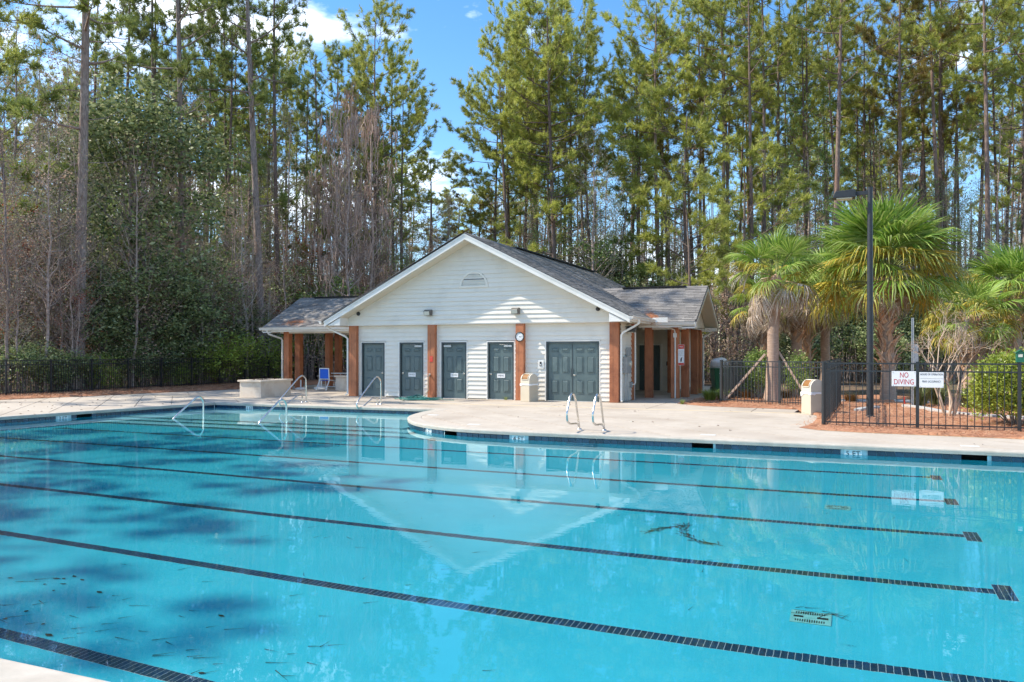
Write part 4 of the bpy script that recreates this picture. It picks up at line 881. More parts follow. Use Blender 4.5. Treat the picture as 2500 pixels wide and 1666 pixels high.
def bin_(loc, theta, label, bag):
    t_ = thing('litter_bin', loc, label, 'bin', 'domed litter bins', theta + math.pi); w = .215
    MB().box(-w, w, -w, w, 0, .60).build('body', M['binbody'], t_, (0, 0, 0), .012)
    MB().box(-w + .02, w - .02, -w + .02, w - .02, .0, .02).build('foot', M['dark'], t_)
    arc = [(w * math.cos(math.pi * k / 16), .745 + w * math.sin(math.pi * k / 16)) for k in range(17)]
    lid = MB().prism([(w, .612)] + arc + [(-w, .612)], 'y', -w, w); lid.build('lid', M['binlid'], t_, (0, 0, 0), .01)
    # opening on the curved side facing local -X
    a0, a1 = R(116), R(176); hole = MB(); rr = w + .004
    pts = [(rr * math.cos(a0 + (a1 - a0) * k / 8), .745 + rr * math.sin(a0 + (a1 - a0) * k / 8)) for k in range(9)]
    pin = [(x * .80, .745 + (z - .745) * .80) for x, z in pts]; hw = .15
    vs = [(x, -hw, z) for x, z in pts] + [(x, hw, z) for x, z in pts]
    hole.add(vs, [(i, i + 1, 10 + i, 9 + i) for i in range(8)]); hole.build('opening', M['binhole'], t_)
    rim = MB(); rr2 = w + .010; q = [(rr2 * math.cos(a0 + (a1 - a0) * k / 8), .745 + rr2 * math.sin(a0 + (a1 - a0) * k / 8)) for k in range(9)]
    loop = [(x, -hw, z) for x, z in q] + [(x, hw, z) for x, z in q[::-1]] + [(q[0][0], -hw, q[0][1])]
    rim.tube(loop, .014, 6); rim.build('opening_rim', M['binlid'], t_)
    if bag:
        b = MB(); N = 40; r2 = random.Random(int(loc[0] * 10) % 97)
        for k in range(N):
            pass
        per = [(-w, -w), (w, -w), (w, w), (-w, w)]; ring = []
        for s_ in range(4):
            a, b_ = Vector(per[s_]), Vector(per[(s_ + 1) % 4])
            for k in range(8): ring.append(a.lerp(b_, k / 8) * 1.05)
        nR = len(ring); vs = [(p.x, p.y, .615) for p in ring] + [(p.x * 1.02, p.y * 1.02, .60) for p in ring] + [(p.x, p.y, .565 - (.07 * bag * max(0, math.sin(i * .8 + 1)) * r2.random())) for i, p in enumerate(ring)]
        b.add(vs, [(j * nR + i, j * nR + (i + 1) % nR, (j + 1) * nR + (i + 1) % nR, (j + 1) * nR + i) for j in range(2) for i in range(nR)], True); b.build('bag_rim', M['bag'], t_)
    return t_
bin_((-10.22, 26.08, 0), R(-112.6), 'beige domed litter bin beside the double door post', .5)
bin_((-0.93, 23.75, 0), R(-142), 'beige domed litter bin with bag rim by the right fence corner', 1.2)

# ------------------------------------------------------------------ rails
def rounded(pts, n=5, k=.35):
    """rounds the corners of a polyline"""
    P = [Vector(p) for p in pts]; out = [P[0]]
    for i in range(1, len(P) - 1):
        a, b, c = P[i - 1], P[i], P[i + 1]; r_ = min((a - b).length, (c - b).length) * k
        p0 = b + (a - b).normalized() * r_; p1 = b + (c - b).normalized() * r_
        for j in range(n + 1):
            u = j / n; out.append(p0.lerp(b, u).lerp(b.lerp(p1, u), u))
    out.append(P[-1]); return out
def rail(name, X, yz, y0, z0, label, cat, group, rad=.0235, extra=(), close=False):
    t_ = thing(name, (X, y0, z0), label, cat, group)
    MB().tube(rounded([(0, y - y0, z - z0) for y, z in yz]), rad, 10).build('rail_tube', M['steel'], t_)
    for y, z in extra: MB().lathe([(0, .03), (.03, .028), (.05, .015), (.055, 0)], 14, (0, y - y0, z - z0)).build('base_flange', M['steel'], t_)
    return t_
for X, lab in ((-17.17, 'curved steel stair handrail near the planter'), (-14.2, 'curved steel stair handrail in front of the left doors')):
    rail('stair_handrail', X, [(22.9, 0), (22.88, .80), (22.68, .92), (22.48, .84), (21.60, .22), (21.46, .08), (21.54, -.06), (21.70, -.08), (22.42, .235), (22.68, .235), (22.68, 0)], 22.8, 0, lab, 'handrail', 'stair handrails on the deck', .0235, ((22.9, 0), (22.68, 0)))
for X, lab, dy in ((-17.64, 'left steel grab rail standing in the water', 0.0), (-14.5, 'steel grab rail in the water below the planter', -.16)):
    rail('water_grab_rail', X, [(17.2, -.52), (17.44 + dy, -.175), (18.30 + dy, .37), (18.48 + dy, .40), (18.60 + dy, .26), (18.61 + dy, SZ)], 17.9, SZ, lab, 'grab rail', 'grab rails in the shallow end', .026)
for X, lab in ((-5.52, 'left steel ladder grab rail at the right pool edge'), (-4.95, 'right steel ladder grab rail at the right pool edge')):
    rail('ladder_grab_rail', X, [(17.14, 0), (16.86, .68), (16.74, .80), (16.62, .82), (16.50, .78), (16.27, .42), (16.30, .24), (16.50, .17), (16.92, .15), (17.06, .10)], 17.14, 0, lab, 'grab rail', 'ladder grab rails at the right', .022, ((17.14, 0),))

# ------------------------------------------------------------------ planters, furniture, hose, carts
def planter(loc, sx, sy, h, rz, label):
    t_ = thing('stone_planter', loc, label, 'planter', None, rz)
    MB().box(-sx / 2, sx / 2, -sy / 2, sy / 2, 0, h - .07).build('body', M['stone'], t_, (0, 0, 0), .006)
    c = MB(); o_ = .06; i_ = .22
    for a in ((-sx / 2 - o_, sx / 2 + o_, -sy / 2 - o_, -sy / 2 + i_), (-sx / 2 - o_, sx / 2 + o_, sy / 2 - i_, sy / 2 + o_), (-sx / 2 - o_, -sx / 2 + i_, -sy / 2 + i_, sy / 2 - i_), (sx / 2 - i_, sx / 2 + o_, -sy / 2 + i_, sy / 2 - i_)): c.box(*a, h - .068, h)
    c.build('cap_stone', M['cap'], t_, (0, 0, 0), .008)
    MB().box(-sx / 2 + i_, sx / 2 - i_, -sy / 2 + i_, sy / 2 - i_, h - .09, h - .03).build('soil', M['soil'], t_)
    tw = MB()
    for k in range(60):
        x, y = rnd.uniform(-sx / 2 + i_, sx / 2 - i_), rnd.uniform(-sy / 2 + i_, sy / 2 - i_); a = rnd.random() * 6
        tw.tube([(x, y, h - .03), (x + math.cos(a) * .1, y + math.sin(a) * .1, h + rnd.uniform(0, .05))], .006, 3)
    tag(tw.build('dead_stems', M['soil'], t_), kind='stuff')
    return t_
planter((-20.75, 25.15, 0), 1.0, 1.75, .65, 0, 'large pale stucco planter on the deck left of the porch')
planter((-20.72, 30.95, 0), .62, 1.6, .66, 0, 'smaller stucco planter under the left porch behind the chair')
ch = thing('pool_chair', (-21.55, 30.05, 0), 'white framed deck chair with blue mesh back under the left porch', 'chair', None, R(-8))
fr = MB()
for s_ in (-1, 1):
    x = s_ * .29
    fr.tube([(x, -.22, 0), (x * .97, .0, .44), (x * .93, -.02, .97)], .026, 8)
    fr.tube([(x, .42, 0), (x, .36, .42), (x, .02, .46)], .024, 8)
fr.tube([(-.27, -.02, .965), (.27, -.02, .965)], .026, 8); fr.tube([(-.28, -.01, .50), (.28, -.01, .50)], .022, 8); fr.tube([(-.29, -.16, .15), (.29, -.16, .15)], .018, 8); fr.tube([(-.29, .38, .15), (.29, .38, .15)], .018, 8)
fr.build('frame', M['white'], ch)
for s_ in (-1, 1): MB().box(s_ * .33 - .035, s_ * .33 + .035, -.08, .42, .62, .645).build('armrest', M['white'], ch, (0, 0, 0), .008); MB().tube([(s_ * .33, .38, .63), (s_ * .30, .40, .30)], .018, 6).build('arm_support', M['white'], ch)
MB().box(-.25, .25, -.03, -.015, .52, .94).build('backrest', M['blue'], ch); MB().box(-.26, .26, .0, .42, .42, .435).build('seat', M['blue'], ch)
tb = thing('patio_table', (-21.6, 31.9, 0), 'white round patio table behind the blue chair', 'table')
MB().tube([(0, 0, .70), (0, 0, .735)], .75, 36).build('tabletop', M['white'], tb)
for a in range(4): MB().tube([(.45 * math.cos(a * 1.57 + .6), .45 * math.sin(a * 1.57 + .6), 0), (.30 * math.cos(a * 1.57 + .6), .30 * math.sin(a * 1.57 + .6), .70)], .022, 8).build('leg', M['white'], tb)
for k, (x, y) in enumerate(((-23.25, 30.6), (-22.95, 31.6), (-22.40, 31.0))):
    u = thing('umbrella_base', (x, y, 0), ('white umbrella base beside the porch post, leftmost of three', 'white umbrella base farthest back on the porch floor', 'white umbrella base next to the blue chair')[k], 'umbrella base', 'empty umbrella bases on the porch')
    MB().lathe([(0, .09), (.08, .09), (.22, .06), (.30, .03), (.31, 0)], 22).build('base_disc', M['white'], u); MB().tube([(0, 0, .08), (0, 0, .42)], .035, 10).build('stub_pole', M['white'], u)
cr_ = thing('hand_truck_wheel', (-18.05, 27.6, 0), 'white wheeled frame leaning behind the left corner post', 'cart')
MB().tube(rounded([(0, -.25, .1), (0, -.15, .55), (0, .05, .62), (0, .2, .5)]), .022, 8).build('frame', M['white'], cr_); MB().tube([(-.03, -.2, .09), (.03, -.2, .09)], .09, 16).build('wheel', M['black'], cr_)
hs = thing('garden_hose', (-14.15, 25.35, 0), 'coil of green garden hose lying below the second door', 'hose')
pts = []; r2 = random.Random(5)
for k in range(330):
    a = k * .22; r_ = .50 + .16 * math.sin(k * .13) + .08 * math.sin(k * .41); pts.append((r_ * math.cos(a) * 1.2 + .08 * math.sin(k * .07), r_ * math.sin(a) * .75 + .05 * math.cos(k * .11), .02 + .055 * (k / 330) + .012 * math.sin(k * .9)))
pts += [(.5, .1, .08), (.75, .2, .04), (1.05, .05, .02), (1.35, .1, .02)]
MB().tube(pts, .011, 5).build('hose_coil', M['hose'], hs)
lo = MB()
for k in range(6): a = r2.random() * 6; lo.tube([(math.cos(a) * .5, math.sin(a) * .3, .09), (math.cos(a) * .1, math.sin(a) * .1, .17 + .03 * k / 6), (-math.cos(a + .7) * .5, -math.sin(a + .7) * .3, .09)], .011, 5)
lo.build('loose_loops', M['hose'], hs)
for k, (x, y, lab) in enumerate(((-5.05, 34.9, 'green wheeled refuse cart with a white bag bulging out'), (-4.62, 35.9, 'second green refuse cart half hidden behind the first'))):
    c = thing('refuse_cart', (x, y, 0), lab, 'refuse cart', None, R(25))
    MB().add([(-.25, -.28, .05), (.25, -.28, .05), (.25, .25, .05), (-.25, .25, .05), (-.32, -.36, 1.0), (.32, -.36, 1.0), (.32, .36, 1.0), (-.32, .36, 1.0)], [(0, 3, 2, 1), (0, 1, 5, 4), (1, 2, 6, 5), (2, 3, 7, 6), (3, 0, 4, 7), (4, 5, 6, 7)]).build('body', M['cart'], c, (0, 0, 0), .02)
    MB().box(-.34, .34, -.38, .38, .965, 1.03).build('rim', M['cart'], c, (0, 0, 0), .015)
    for s_ in (-1, 1): MB().tube([(s_ * .24, .26, .12), (s_ * .31, .26, .12)], .12, 16).build('wheel', M['black'], c)
    for q in range(3): MB().box(-.12 + .03 * q, .12 - .03 * q, -.352 + .012 * q, -.335 + .012 * q, .80 - .07 * q, .82 - .07 * q).build('printed_line', M['signwhite'], c)
    if k == 0:
        bm = bmesh.new(); bmesh.ops.create_icosphere(bm, subdivisions=3, radius=.40)
        for v in bm.verts:
            nn = math.sin(v.co.x * 9) * .05 + math.sin(v.co.y * 11 + 1) * .05 + math.sin(v.co.z * 13 + v.co.x * 7) * .04; v.co *= 1 + nn; v.co.z = v.co.z * .72
        o = bm_obj('rubbish_bag', bm, M['bag']); o.location = (-5.05, 34.9, 1.18); tag(o, 'bulging white rubbish bag on top of the green cart', 'bag')
        for p in o.data.polygons: p.use_smooth = True
    else: MB().box(-.36, .36, -.40, .40, 1.031, 1.07).build('lid', M['cart'], c, (0, 0, 0), .015)
sp_ = thing('sign_post', (1.78, 27.5, 0), 'thin galvanised post behind the NO DIVING sign', 'post')
MB().prism([(-.035, -.02), (-.012, -.02), (-.012, .02), (.012, .02), (.012, -.02), (.035, -.02), (.035, -.014), (.018, -.014), (.018, .026), (-.018, .026), (-.018, -.014), (-.035, -.014)], 'z', 0, 2.75).build('channel', M['galv'], sp_)
MB().box(.02, .16, .03, .04, 1.35, 1.95).build('back_plate', M['galv'], sp_)
gb = thing('green_box', (3.30, 19.77, 1.50), 'small green gabled box on top of the right fence post', 'box')
MB().prism([(-.07, 0), (.07, 0), (.07, .20), (0, .25), (-.07, .20)], 'y', -.07, .07).build('case', M['greenbox'], gb, (0, 0, 0), .004); MB().box(-.04, .04, -.075, -.07, .11, .17).build('label_plate', M['lens'], gb); MB().prism([(-.09, .195), (0, .265), (.09, .195), (0, .25)], 'y', -.09, .09).build('roof', M['greenbox'], gb)
rm = thing('marker_flag', (1.6, 28.3, 0), 'tiny red marker cone in the straw by the sign post', 'marker'); MB().cyl(0, 0, 0, .30, .05, 10, .012).build('cone', M['red'], rm); MB().box(-.07, .07, -.07, .07, 0, .02).build('base', M['red'], rm)
for a, b, lab in (((-3.92, 27.95, .02), (-2.66, 28.85, 1.63), 'left weathered timber brace propping the smooth palm'), ((-2.22, 28.95, 1.72), (-1.25, 28.6, .10), 'right weathered timber brace propping the smooth palm')):
    t_ = thing('palm_brace', (a[0], a[1], a[2]), lab, 'brace', 'timber palm braces'); d = Vector(b) - Vector(a)
    MB().tube([(0, 0, 0), tuple(d)], .048, 4, True, False).build('timber', M['timber'], t_)
    e = (0, 0, 0) if a[2] < .5 else tuple(d); MB().box(e[0] - .05, e[0] + .05, e[1] - .05, e[1] + .05, e[2] - .05, e[2] + .25).build('stake', M['timber'], t_)

# a few fallen leaves and cones on the concrete
fl = MB(); r2 = random.Random(17)
for k in range(150):
    x, y = (r2.uniform(-27, -20.6), r2.uniform(14, 29)) if k < 90 else (r2.uniform(-18, 3), r2.uniform(16.8, 26))
    if y < 21.9 and -20.4 < x < -11 or (x > -11 and y < 17 + max(0, -7 - x)): continue
    a_ = r2.random() * 6; l = r2.uniform(.02, .06)
    fl.add([(x + math.cos(a_) * l, y + math.sin(a_) * l, .008), (x - math.sin(a_) * l * .45, y + math.cos(a_) * l * .45, .02), (x - math.cos(a_) * l, y - math.sin(a_) * l, .008), (x + math.sin(a_) * l * .45, y - math.cos(a_) * l * .45, .022)], [(0, 1, 2, 3)])
tag(fl.build('fallen_leaves', M['leaf_fall']), 'small brown leaves scattered over the concrete deck', 'leaves', kind='stuff')

# ------------------------------------------------------------------ palms
def frond_mesh(name, mat, seed, pet=.95, bl=.95, droop=.35, spread=112, nb=34, fold=.25, rag=.1):
    r = np.random.default_rng(seed); V = []; F = []
    def tri(*ids): F.append(ids)
    th = np.radians(np.linspace(-spread, spread, nb) + r.normal(0, 2.0, nb))
    for k in range(nb):
        a = th[k] * .92; l = bl * (.80 + .20 * math.cos(a)) * (1 - rag * r.random()); d = np.array([math.cos(a), math.sin(a), 0.0])
        base = np.array([pet + .12 * max(0, math.cos(a)), 0.06 * math.sin(a), 0]); up = np.array([0, 0, 1.0]); sd = np.array([-d[1], d[0], 0])
        dr = droop * (.7 + .6 * r.random())
        z = lambda u: abs(math.sin(a)) * fold * u * l * .55 - dr * l * max(0, u - .35) ** 1.7 * 1.9 - (.10 * u * u * l * max(0, math.cos(a)))
        b0 = len(V); w = .036
        for u, ww in ((0.02, .010), (.38, w), (.72, w * .72)):
            c = base + d * (u * l) + up * z(u); tw = up * ww * .5 * (1 if k % 2 else -1)
            V.append(c - sd * ww / 2 + tw * .5); V.append(c + sd * ww / 2 - tw * .5)
        u = 1.0; V.append(base + d * (l * (1 - .22 * dr)) + up * z(1.0) + sd * r.normal(0, .03))
        for q in (0, 2): tri(b0 + q, b0 + q + 1, b0 + q + 3); tri(b0 + q, b0 + q + 3, b0 + q + 2)
        tri(b0 + 4, b0 + 5, b0 + 6)
    nbF = len(F); b0 = len(V)                     # petiole
    for i, u in enumerate((0, .5, 1.12)):
        for q in range(3):
            an = q * 2.094; V.append(np.array([u * pet, math.cos(an) * (.022 - .007 * u), math.sin(an) * .015 + .05 * math.sin(u * 2.4)]) - np.array([0, 0, .03 * (u > 1)]))
    for i in range(2):
        for q in range(3): a_, b_ = b0 + i * 3 + q, b0 + i * 3 + (q + 1) % 3; tri(a_, b_, b_ + 3); tri(a_, b_ + 3, a_ + 3)
    return npmesh(name, V, F, [mat, M['petiole'] if mat is not M['frond_d'] else M['boot']], midx=[0] * nbF + [1] * (len(F) - nbF))
FR = {'up': [frond_mesh('frond', M['frond'], s_, .85, .98, .24, 100, 38, .45, .14) for s_ in (1, 2)],
      'mid': [frond_mesh('frond', M['frond'], s_, .9, .98, .58, 114, 38, .30, .16) for s_ in (3, 4)],
      'low': [frond_mesh('frond', M['frond_y'], s_, .9, .95, .68, 114, 36, .22, .28) for s_ in (5, 6)],
      'dead': [frond_mesh('frond', M['frond_d'], s_, .80, .85, .90, 78, 28, -.15, .5) for s_ in (7, 8)]}
bt = MB()
prof = [(0, 0, .085, .030), (.035, .14, .075, .028), (.085, .27, .055, .022), (.17, .38, .035, .014), (.26, .44, .018, .008)]
vs = []
for x, z, hw, t2 in prof: vs += [(x, -hw, z), (x, hw, z), (x + t2, hw * .6, z - .01), (x + t2, -hw * .6, z - .01)]
boot_me = bt.add(vs, [(j * 4 + i, j * 4 + (i + 1) % 4, (j + 1) * 4 + (i + 1) % 4, (j + 1) * 4 + i) for j in range(4) for i in range(4)] + [(16, 17, 18, 19)]).mesh('boot', M['boot'])
def palm(loc, h, label, seed, counts, size=1.0, r0=.22, r1=.17, boots=None, lean=(0, 0), group='sabal palms in the right bed', flare=.08, dead_pitch=(-88, -55)):
    r = random.Random(seed); t_ = thing('palm_tree', loc, label, 'palm tree', group)
    N = 14; pts = [(lean[0] * (k / N) ** 2 + .01 * math.sin(k * 1.3 + seed), lean[1] * (k / N) ** 2, h * k / N - (.05 if k == 0 else 0)) for k in range(N + 1)]
    rad = [r0 + (r1 - r0) * k / N + flare * max(0, 1 - k / 2.2) for k in range(N + 1)]
    MB().tube(pts, rad, 18).build('trunk', M['palmtrunk'], t_)
    top = Vector(pts[-1])
    MB().lathe([(r1 * .9, -.18), (r1 * 1.15, 0), (r1 * .7, .12), (.03, .18)], 14, tuple(top)).build('crown_heart', M['boot'], t_)
    if boots:
        z0, z1, n, bs = boots
        for k in range(n):
            u = k / n; z = z0 + (z1 - z0) * u; a = k * 2.39996 + r.uniform(-.1, .1); cx, cy = lean[0] * (z / h) ** 2, lean[1] * (z / h) ** 2; rr = r0 + (r1 - r0) * z / h - .01
            inst('boot', boot_me, t_, (cx + rr * math.cos(a), cy + rr * math.sin(a), z - .08), (R(r.choice((-24, 24)) + r.uniform(-6, 6)), R(r.uniform(-4, 12) - 12 * u), a), (bs, bs * r.uniform(.9, 1.2), bs * r.uniform(.85, 1.15)))
    for kind, n, p0, p1, sc in counts:
        for k in range(n):
            a = k * 2.39996 + r.uniform(-.25, .25) + seed; p = R(p0 + (p1 - p0) * (k + .5) / n + r.uniform(-15, 15)); s_ = size * sc * r.uniform(.88, 1.1)
            fk = 'low' if kind == 'mid' and r.random() < .20 else kind
            o = inst('frond', r.choice(FR[fk]), t_, (top.x + math.cos(a) * r1 * .7, top.y + math.sin(a) * r1 * .7, top.z + (.12 if p > 0 else -.08)), (0, 0, 0), (s_, s_, s_))
            o.rotation_euler = (R(r.uniform(-22, 22)), -p, a)
    return t_
palm((-2.43, 28.95, 0), 4.2, 'smooth trunked palm propped by two timber braces, with a grey dead skirt', 1, [('up', 10, 85, 35, .95), ('mid', 14, 42, -5, .95), ('low', 9, 12, -30, .92), ('dead', 20, -2, -62, 1.0)], .98, .215, .165, None, (.12, 0), flare=.11)
palm((1.26, 31.47, 0), 4.25, 'tallest palm, its trunk wrapped in crossed leaf boots, behind the lamp post', 2, [('up', 18, 86, 35, 1.5), ('mid', 26, 58, -14, 1.4), ('low', 24, 42, -30, 1.36), ('dead', 6, -30, -70, .85)], 1.1, .235, .20, (1.15, 4.2, 90, .95), (-.15, 0), flare=.06)
palm((6.25, 38.9, 0), 4.05, 'boot wrapped palm at the right edge behind the yellow green bush', 3, [('up', 18, 85, 35, 1.15), ('mid', 18, 42, 2, 1.15), ('low', 14, 14, -18, 1.1), ('dead', 6, -25, -60, .75)], 1.1, .33, .27, (.9, 4.0, 66, 1.1), (.1, 0))
palm((4.4, 36.4, 0), 3.0, 'shorter booted palm behind the bare crepe myrtle', 4, [('up', 7, 80, 35, 1.0), ('mid', 12, 35, -10, 1.0), ('low', 16, 15, -40, 1.0), ('dead', 12, -20, -75, .9)], 1.0, .26, .22, (.9, 2.95, 50, 1.15), (.05, 0))
palm((-3.3, 35.5, 0), 3.7, 'booted palm half hidden at the left of the propped palm', 5, [('up', 7, 80, 30, .9), ('mid', 9, 30, -10, .9), ('low', 4, 0, -40, .9), ('dead', 18, -15, -75, 1.0)], .95, .21, .17, (1.0, 3.7, 46, .95))
palm((-2.05, 36.0, 0), 4.2, 'palm with a smooth lower trunk just right of the propped palm', 6, [('up', 8, 80, 30, .95), ('mid', 11, 35, -10, .95), ('low', 13, 15, -40, 1.0), ('dead', 14, -20, -75, 1.0)], 1.0, .22, .19, (2.1, 4.2, 40, .95))
palm((-1.75, 38.2, 0), 3.9, 'slim booted palm between two smooth trunks right of the propped palm', 7, [('up', 6, 80, 30, .9), ('mid', 9, 35, -10, .9), ('low', 12, 15, -40, 1.0), ('dead', 10, -20, -75, 1.0)], 1.0, .2, .17, (.6, 3.9, 52, .95))
palm((-1.0, 39.0, 0), 4.5, 'slim palm with a bare pale trunk nearest the lamp post', 8, [('up', 8, 80, 30, 1.05), ('mid', 12, 38, -10, 1.05), ('low', 20, 22, -40, 1.1), ('dead', 12, -20, -75, 1.0)], 1.05, .21, .18, (2.7, 4.5, 34, .95))

# ------------------------------------------------------------------ shrubs and grasses
def leaves(r, C, n, sig, size, up=.3, flat=1.0):
    """n leaf quads round each centre in C -> V, F"""
    C = np.repeat(np.asarray(C, float), n, 0); N = len(C); P = C + r.normal(0, 1, (N, 3)) * np.asarray(sig)
    d = r.normal(0, 1, (N, 3)); d[:, 2] = d[:, 2] * flat + up; d /= np.linalg.norm(d, axis=1)[:, None]
    e = np.cross(d, r.normal(0, 1, (N, 3))); e /= np.linalg.norm(e, axis=1)[:, None]
    l = size * r.uniform(.7, 1.3, (N, 1)); V = np.stack([P, P + d * l * .5 + e * l * .26, P + d * l, P + d * l * .5 - e * l * .26], 1)
    return V.reshape(-1, 3), np.arange(N * 4).reshape(N, 4)
def bush(name, loc, rx, ry, h, label, mat, seed, ncl=260, nl=16, size=.09, cat='shrub', stems=True, group=None, flat=.7):
    r = np.random.default_rng(seed); t_ = thing(name, loc, label, cat, group); C = []
    for k in range(ncl):
        a = r.uniform(0, 2 * np.pi); c = r.uniform(-.55, 1); q = (1 - .30 * r.random() ** 2); s_ = math.sqrt(max(0, 1 - c * c)); lump = 1 + .14 * math.sin(a * 3 + seed) + .10 * math.sin(a * 5 + c * 6)
        C.append((rx * s_ * math.cos(a) * q * lump, ry * s_ * math.sin(a) * q * lump, h * .5 + h * .5 * c * q * (1 + .06 * math.sin(a * 4))))
    V, F = leaves(r, C, nl, (size * 1.2,) * 3, size, .35, flat); V[:, 2] = np.maximum(V[:, 2], .02)
    link(bpy.data.objects.new('foliage', npmesh('foliage', V, F, mat)), t_)
    if stems:
        mb = MB()
        for k in range(14):
            c = C[int(r.integers(len(C)))]; mb.tube([(c[0] * .1, c[1] * .1, -.02), (c[0] * .5, c[1] * .5, c[2] * .55), c], [.022, .014, .006], 4)
        mb.build('stems', M['twig'], t_)
    return t_
bush('azalea_bush', (3.52, 21.7, 0), .86, .86, 1.62, 'rounded yellow green bush behind the right end of the fence', M['leaf_yel'], 3, 1000, 18, .075)
bush('slender_shrub', (-3.05, 30.3, 0), .42, .42, 1.75, 'slender green shrub left of the propped palm trunk', M['leaf_md'], 4, 190, 16, .08)
bush('slender_shrub', (-1.7, 31.4, 0), .40, .40, 1.6, 'slender green shrub right of the propped palm trunk', M['leaf_md'], 5, 150, 16, .08)
def tuft(name, loc, n, h, spread, mat, label, seed, w=.02, cat='grass clump', group=None):
    r = np.random.default_rng(seed); V = []; F = []
    for k in range(n):
        a = r.uniform(0, 6.283); q = r.uniform(0, .22) * spread; b = np.array([math.cos(a) * q, math.sin(a) * q, 0.0]); a2 = a + r.normal(0, .5); hh = h * r.uniform(.55, 1.1); o = spread * r.uniform(.3, 1.0); d = np.array([math.cos(a2), math.sin(a2), 0]); s_ = np.array([-d[1], d[0], 0]) * w / 2
        p1 = b + d * o * .35 + np.array([0, 0, hh * .65]); p2 = b + d * o + np.array([0, 0, hh * (1 - .35 * r.random())]); i = len(V)
        V += [b - s_, b + s_, p1 - s_ * .8, p1 + s_ * .8, p2]; F += [(i, i + 1, i + 3), (i, i + 3, i + 2), (i + 2, i + 3, i + 4)]
    o = link(bpy.data.objects.new(name, npmesh(name, V, F, mat))); o.location = loc
    return tag(o, label, cat, group)
tuft('strap_leaf_clump', (2.0, 27.8, 0), 150, .95, .75, M['strapleaf'], 'grey green strap leaf clump just behind the sign post', 1, .035)
tuft('strap_leaf_clump', (2.55, 28.6, 0), 170, .95, .8, M['strapleaf'], 'grey green strap leaf clump behind the hours sign', 2, .035)
tuft('strap_leaf_clump', (3.25, 27.4, 0), 130, .85, .7, M['strapleaf'], 'grey green strap leaf clump right of the crepe myrtle', 3, .035)
tuft('grass_tuft', (-4.42, 28.3, 0), 420, .50, .62, M['grassblade'], 'fresh green grass tuft at the corner of the porch bed', 4, .014)
tuft('grass_tuft', (-4.1, 28.9, 0), 280, .45, .5, M['grassblade'], 'second green grass tuft beside the receding fence', 5, .014)
tuft('grass_tuft', (-5.05, 26.6, 0), 40, .2, .22, M['grassblade'], 'tiny grass tuft on the edge of the porch bed', 6, .012)
tuft('grass_tuft', (-11.3, 26.55, 0), 30, .16, .2, M['grassblade'], 'tiny weed tuft at the foot of the mens door', 7, .01)
for k, (x, y, lab) in enumerate(((-3.45, 30.1, 'tan dormant grass mound left of the slender shrub'), (-2.1, 30.6, 'tan dormant grass mound right behind the propped palm'), (-1.55, 32.0, 'tan dormant grass mound near the right brace'), (0.05, 29.2, 'tan dormant grass mound left of the lamp post'), (-1.2, 30.4, 'tan dormant grass mound behind the right litter bin'))):
    tuft('dormant_grass', (x, y, 0), 330, .42, .55, M['drygrass'], lab, 20 + k, .014, 'grass clump', 'tan grass mounds')

# ------------------------------------------------------------------ woodland
class TB:
    """fast collector of thin tapered tubes (n sided, no caps) -> quads"""
    def __init__(s): s.V = []; s.F = []; s.n = 0
    def tube(s, pts, rad, n=5):
        P = np.asarray(pts, float); m = len(P); t = np.gradient(P, axis=0); t /= np.linalg.norm(t, axis=1)[:, None] + 1e-9
        ref = np.array([1.0, 0, 0]) if abs(t[0][0]) < .8 else np.array([0, 1.0, 0]); u = np.cross(t, ref); u /= np.linalg.norm(u, axis=1)[:, None] + 1e-9; w = np.cross(t, u)
        a = np.arange(n) * 2 * np.pi / n; rad = np.asarray(rad, float)
        R_ = P[:, None, :] + (u[:, None, :] * np.cos(a)[None, :, None] + w[:, None, :] * np.sin(a)[None, :, None]) * rad[:, None, None]
        s.V.append(R_.reshape(-1, 3)); i = np.arange(m - 1)[:, None] * n; k = np.arange(n)[None, :]; k1 = (k + 1) % n
        s.F.append(np.stack([i + k, i + k1, i + n + k1, i + n + k], -1).reshape(-1, 4) + s.n); s.n += m * n
    def mesh(s, name, m): return npmesh(name, np.concatenate(s.V), np.concatenate(s.F), m, True)
def bez(a, b, c, n):
    u = np.linspace(0, 1, n)[:, None]; a, b, c = map(np.asarray, (a, b, c)); return (1 - u) ** 2 * a + 2 * u * (1 - u) * b + u * u * c
def tufts(r, C, D, nb, length, w, spread=.85):
    """needle sprays: nb thin blades round each point C, leaning along D"""
    C = np.repeat(np.asarray(C), nb, 0); D = np.repeat(np.asarray(D), nb, 0); N = len(C)
    d = D * (1 - spread * .45) + r.normal(0, 1, (N, 3)) * spread * .62; d[:, 2] += .12; d /= np.linalg.norm(d, axis=1)[:, None]
    e = np.cross(d, r.normal(0, 1, (N, 3))); e /= np.linalg.norm(e, axis=1)[:, None]; l = length * r.uniform(.65, 1.15, (N, 1))
    b = C - D * r.uniform(0, .22, (N, 1)); V = np.stack([b - e * w / 2, b + e * w / 2, b + d * l], 1)
    return V.reshape(-1, 3), np.arange(N * 3).reshape(N, 3)
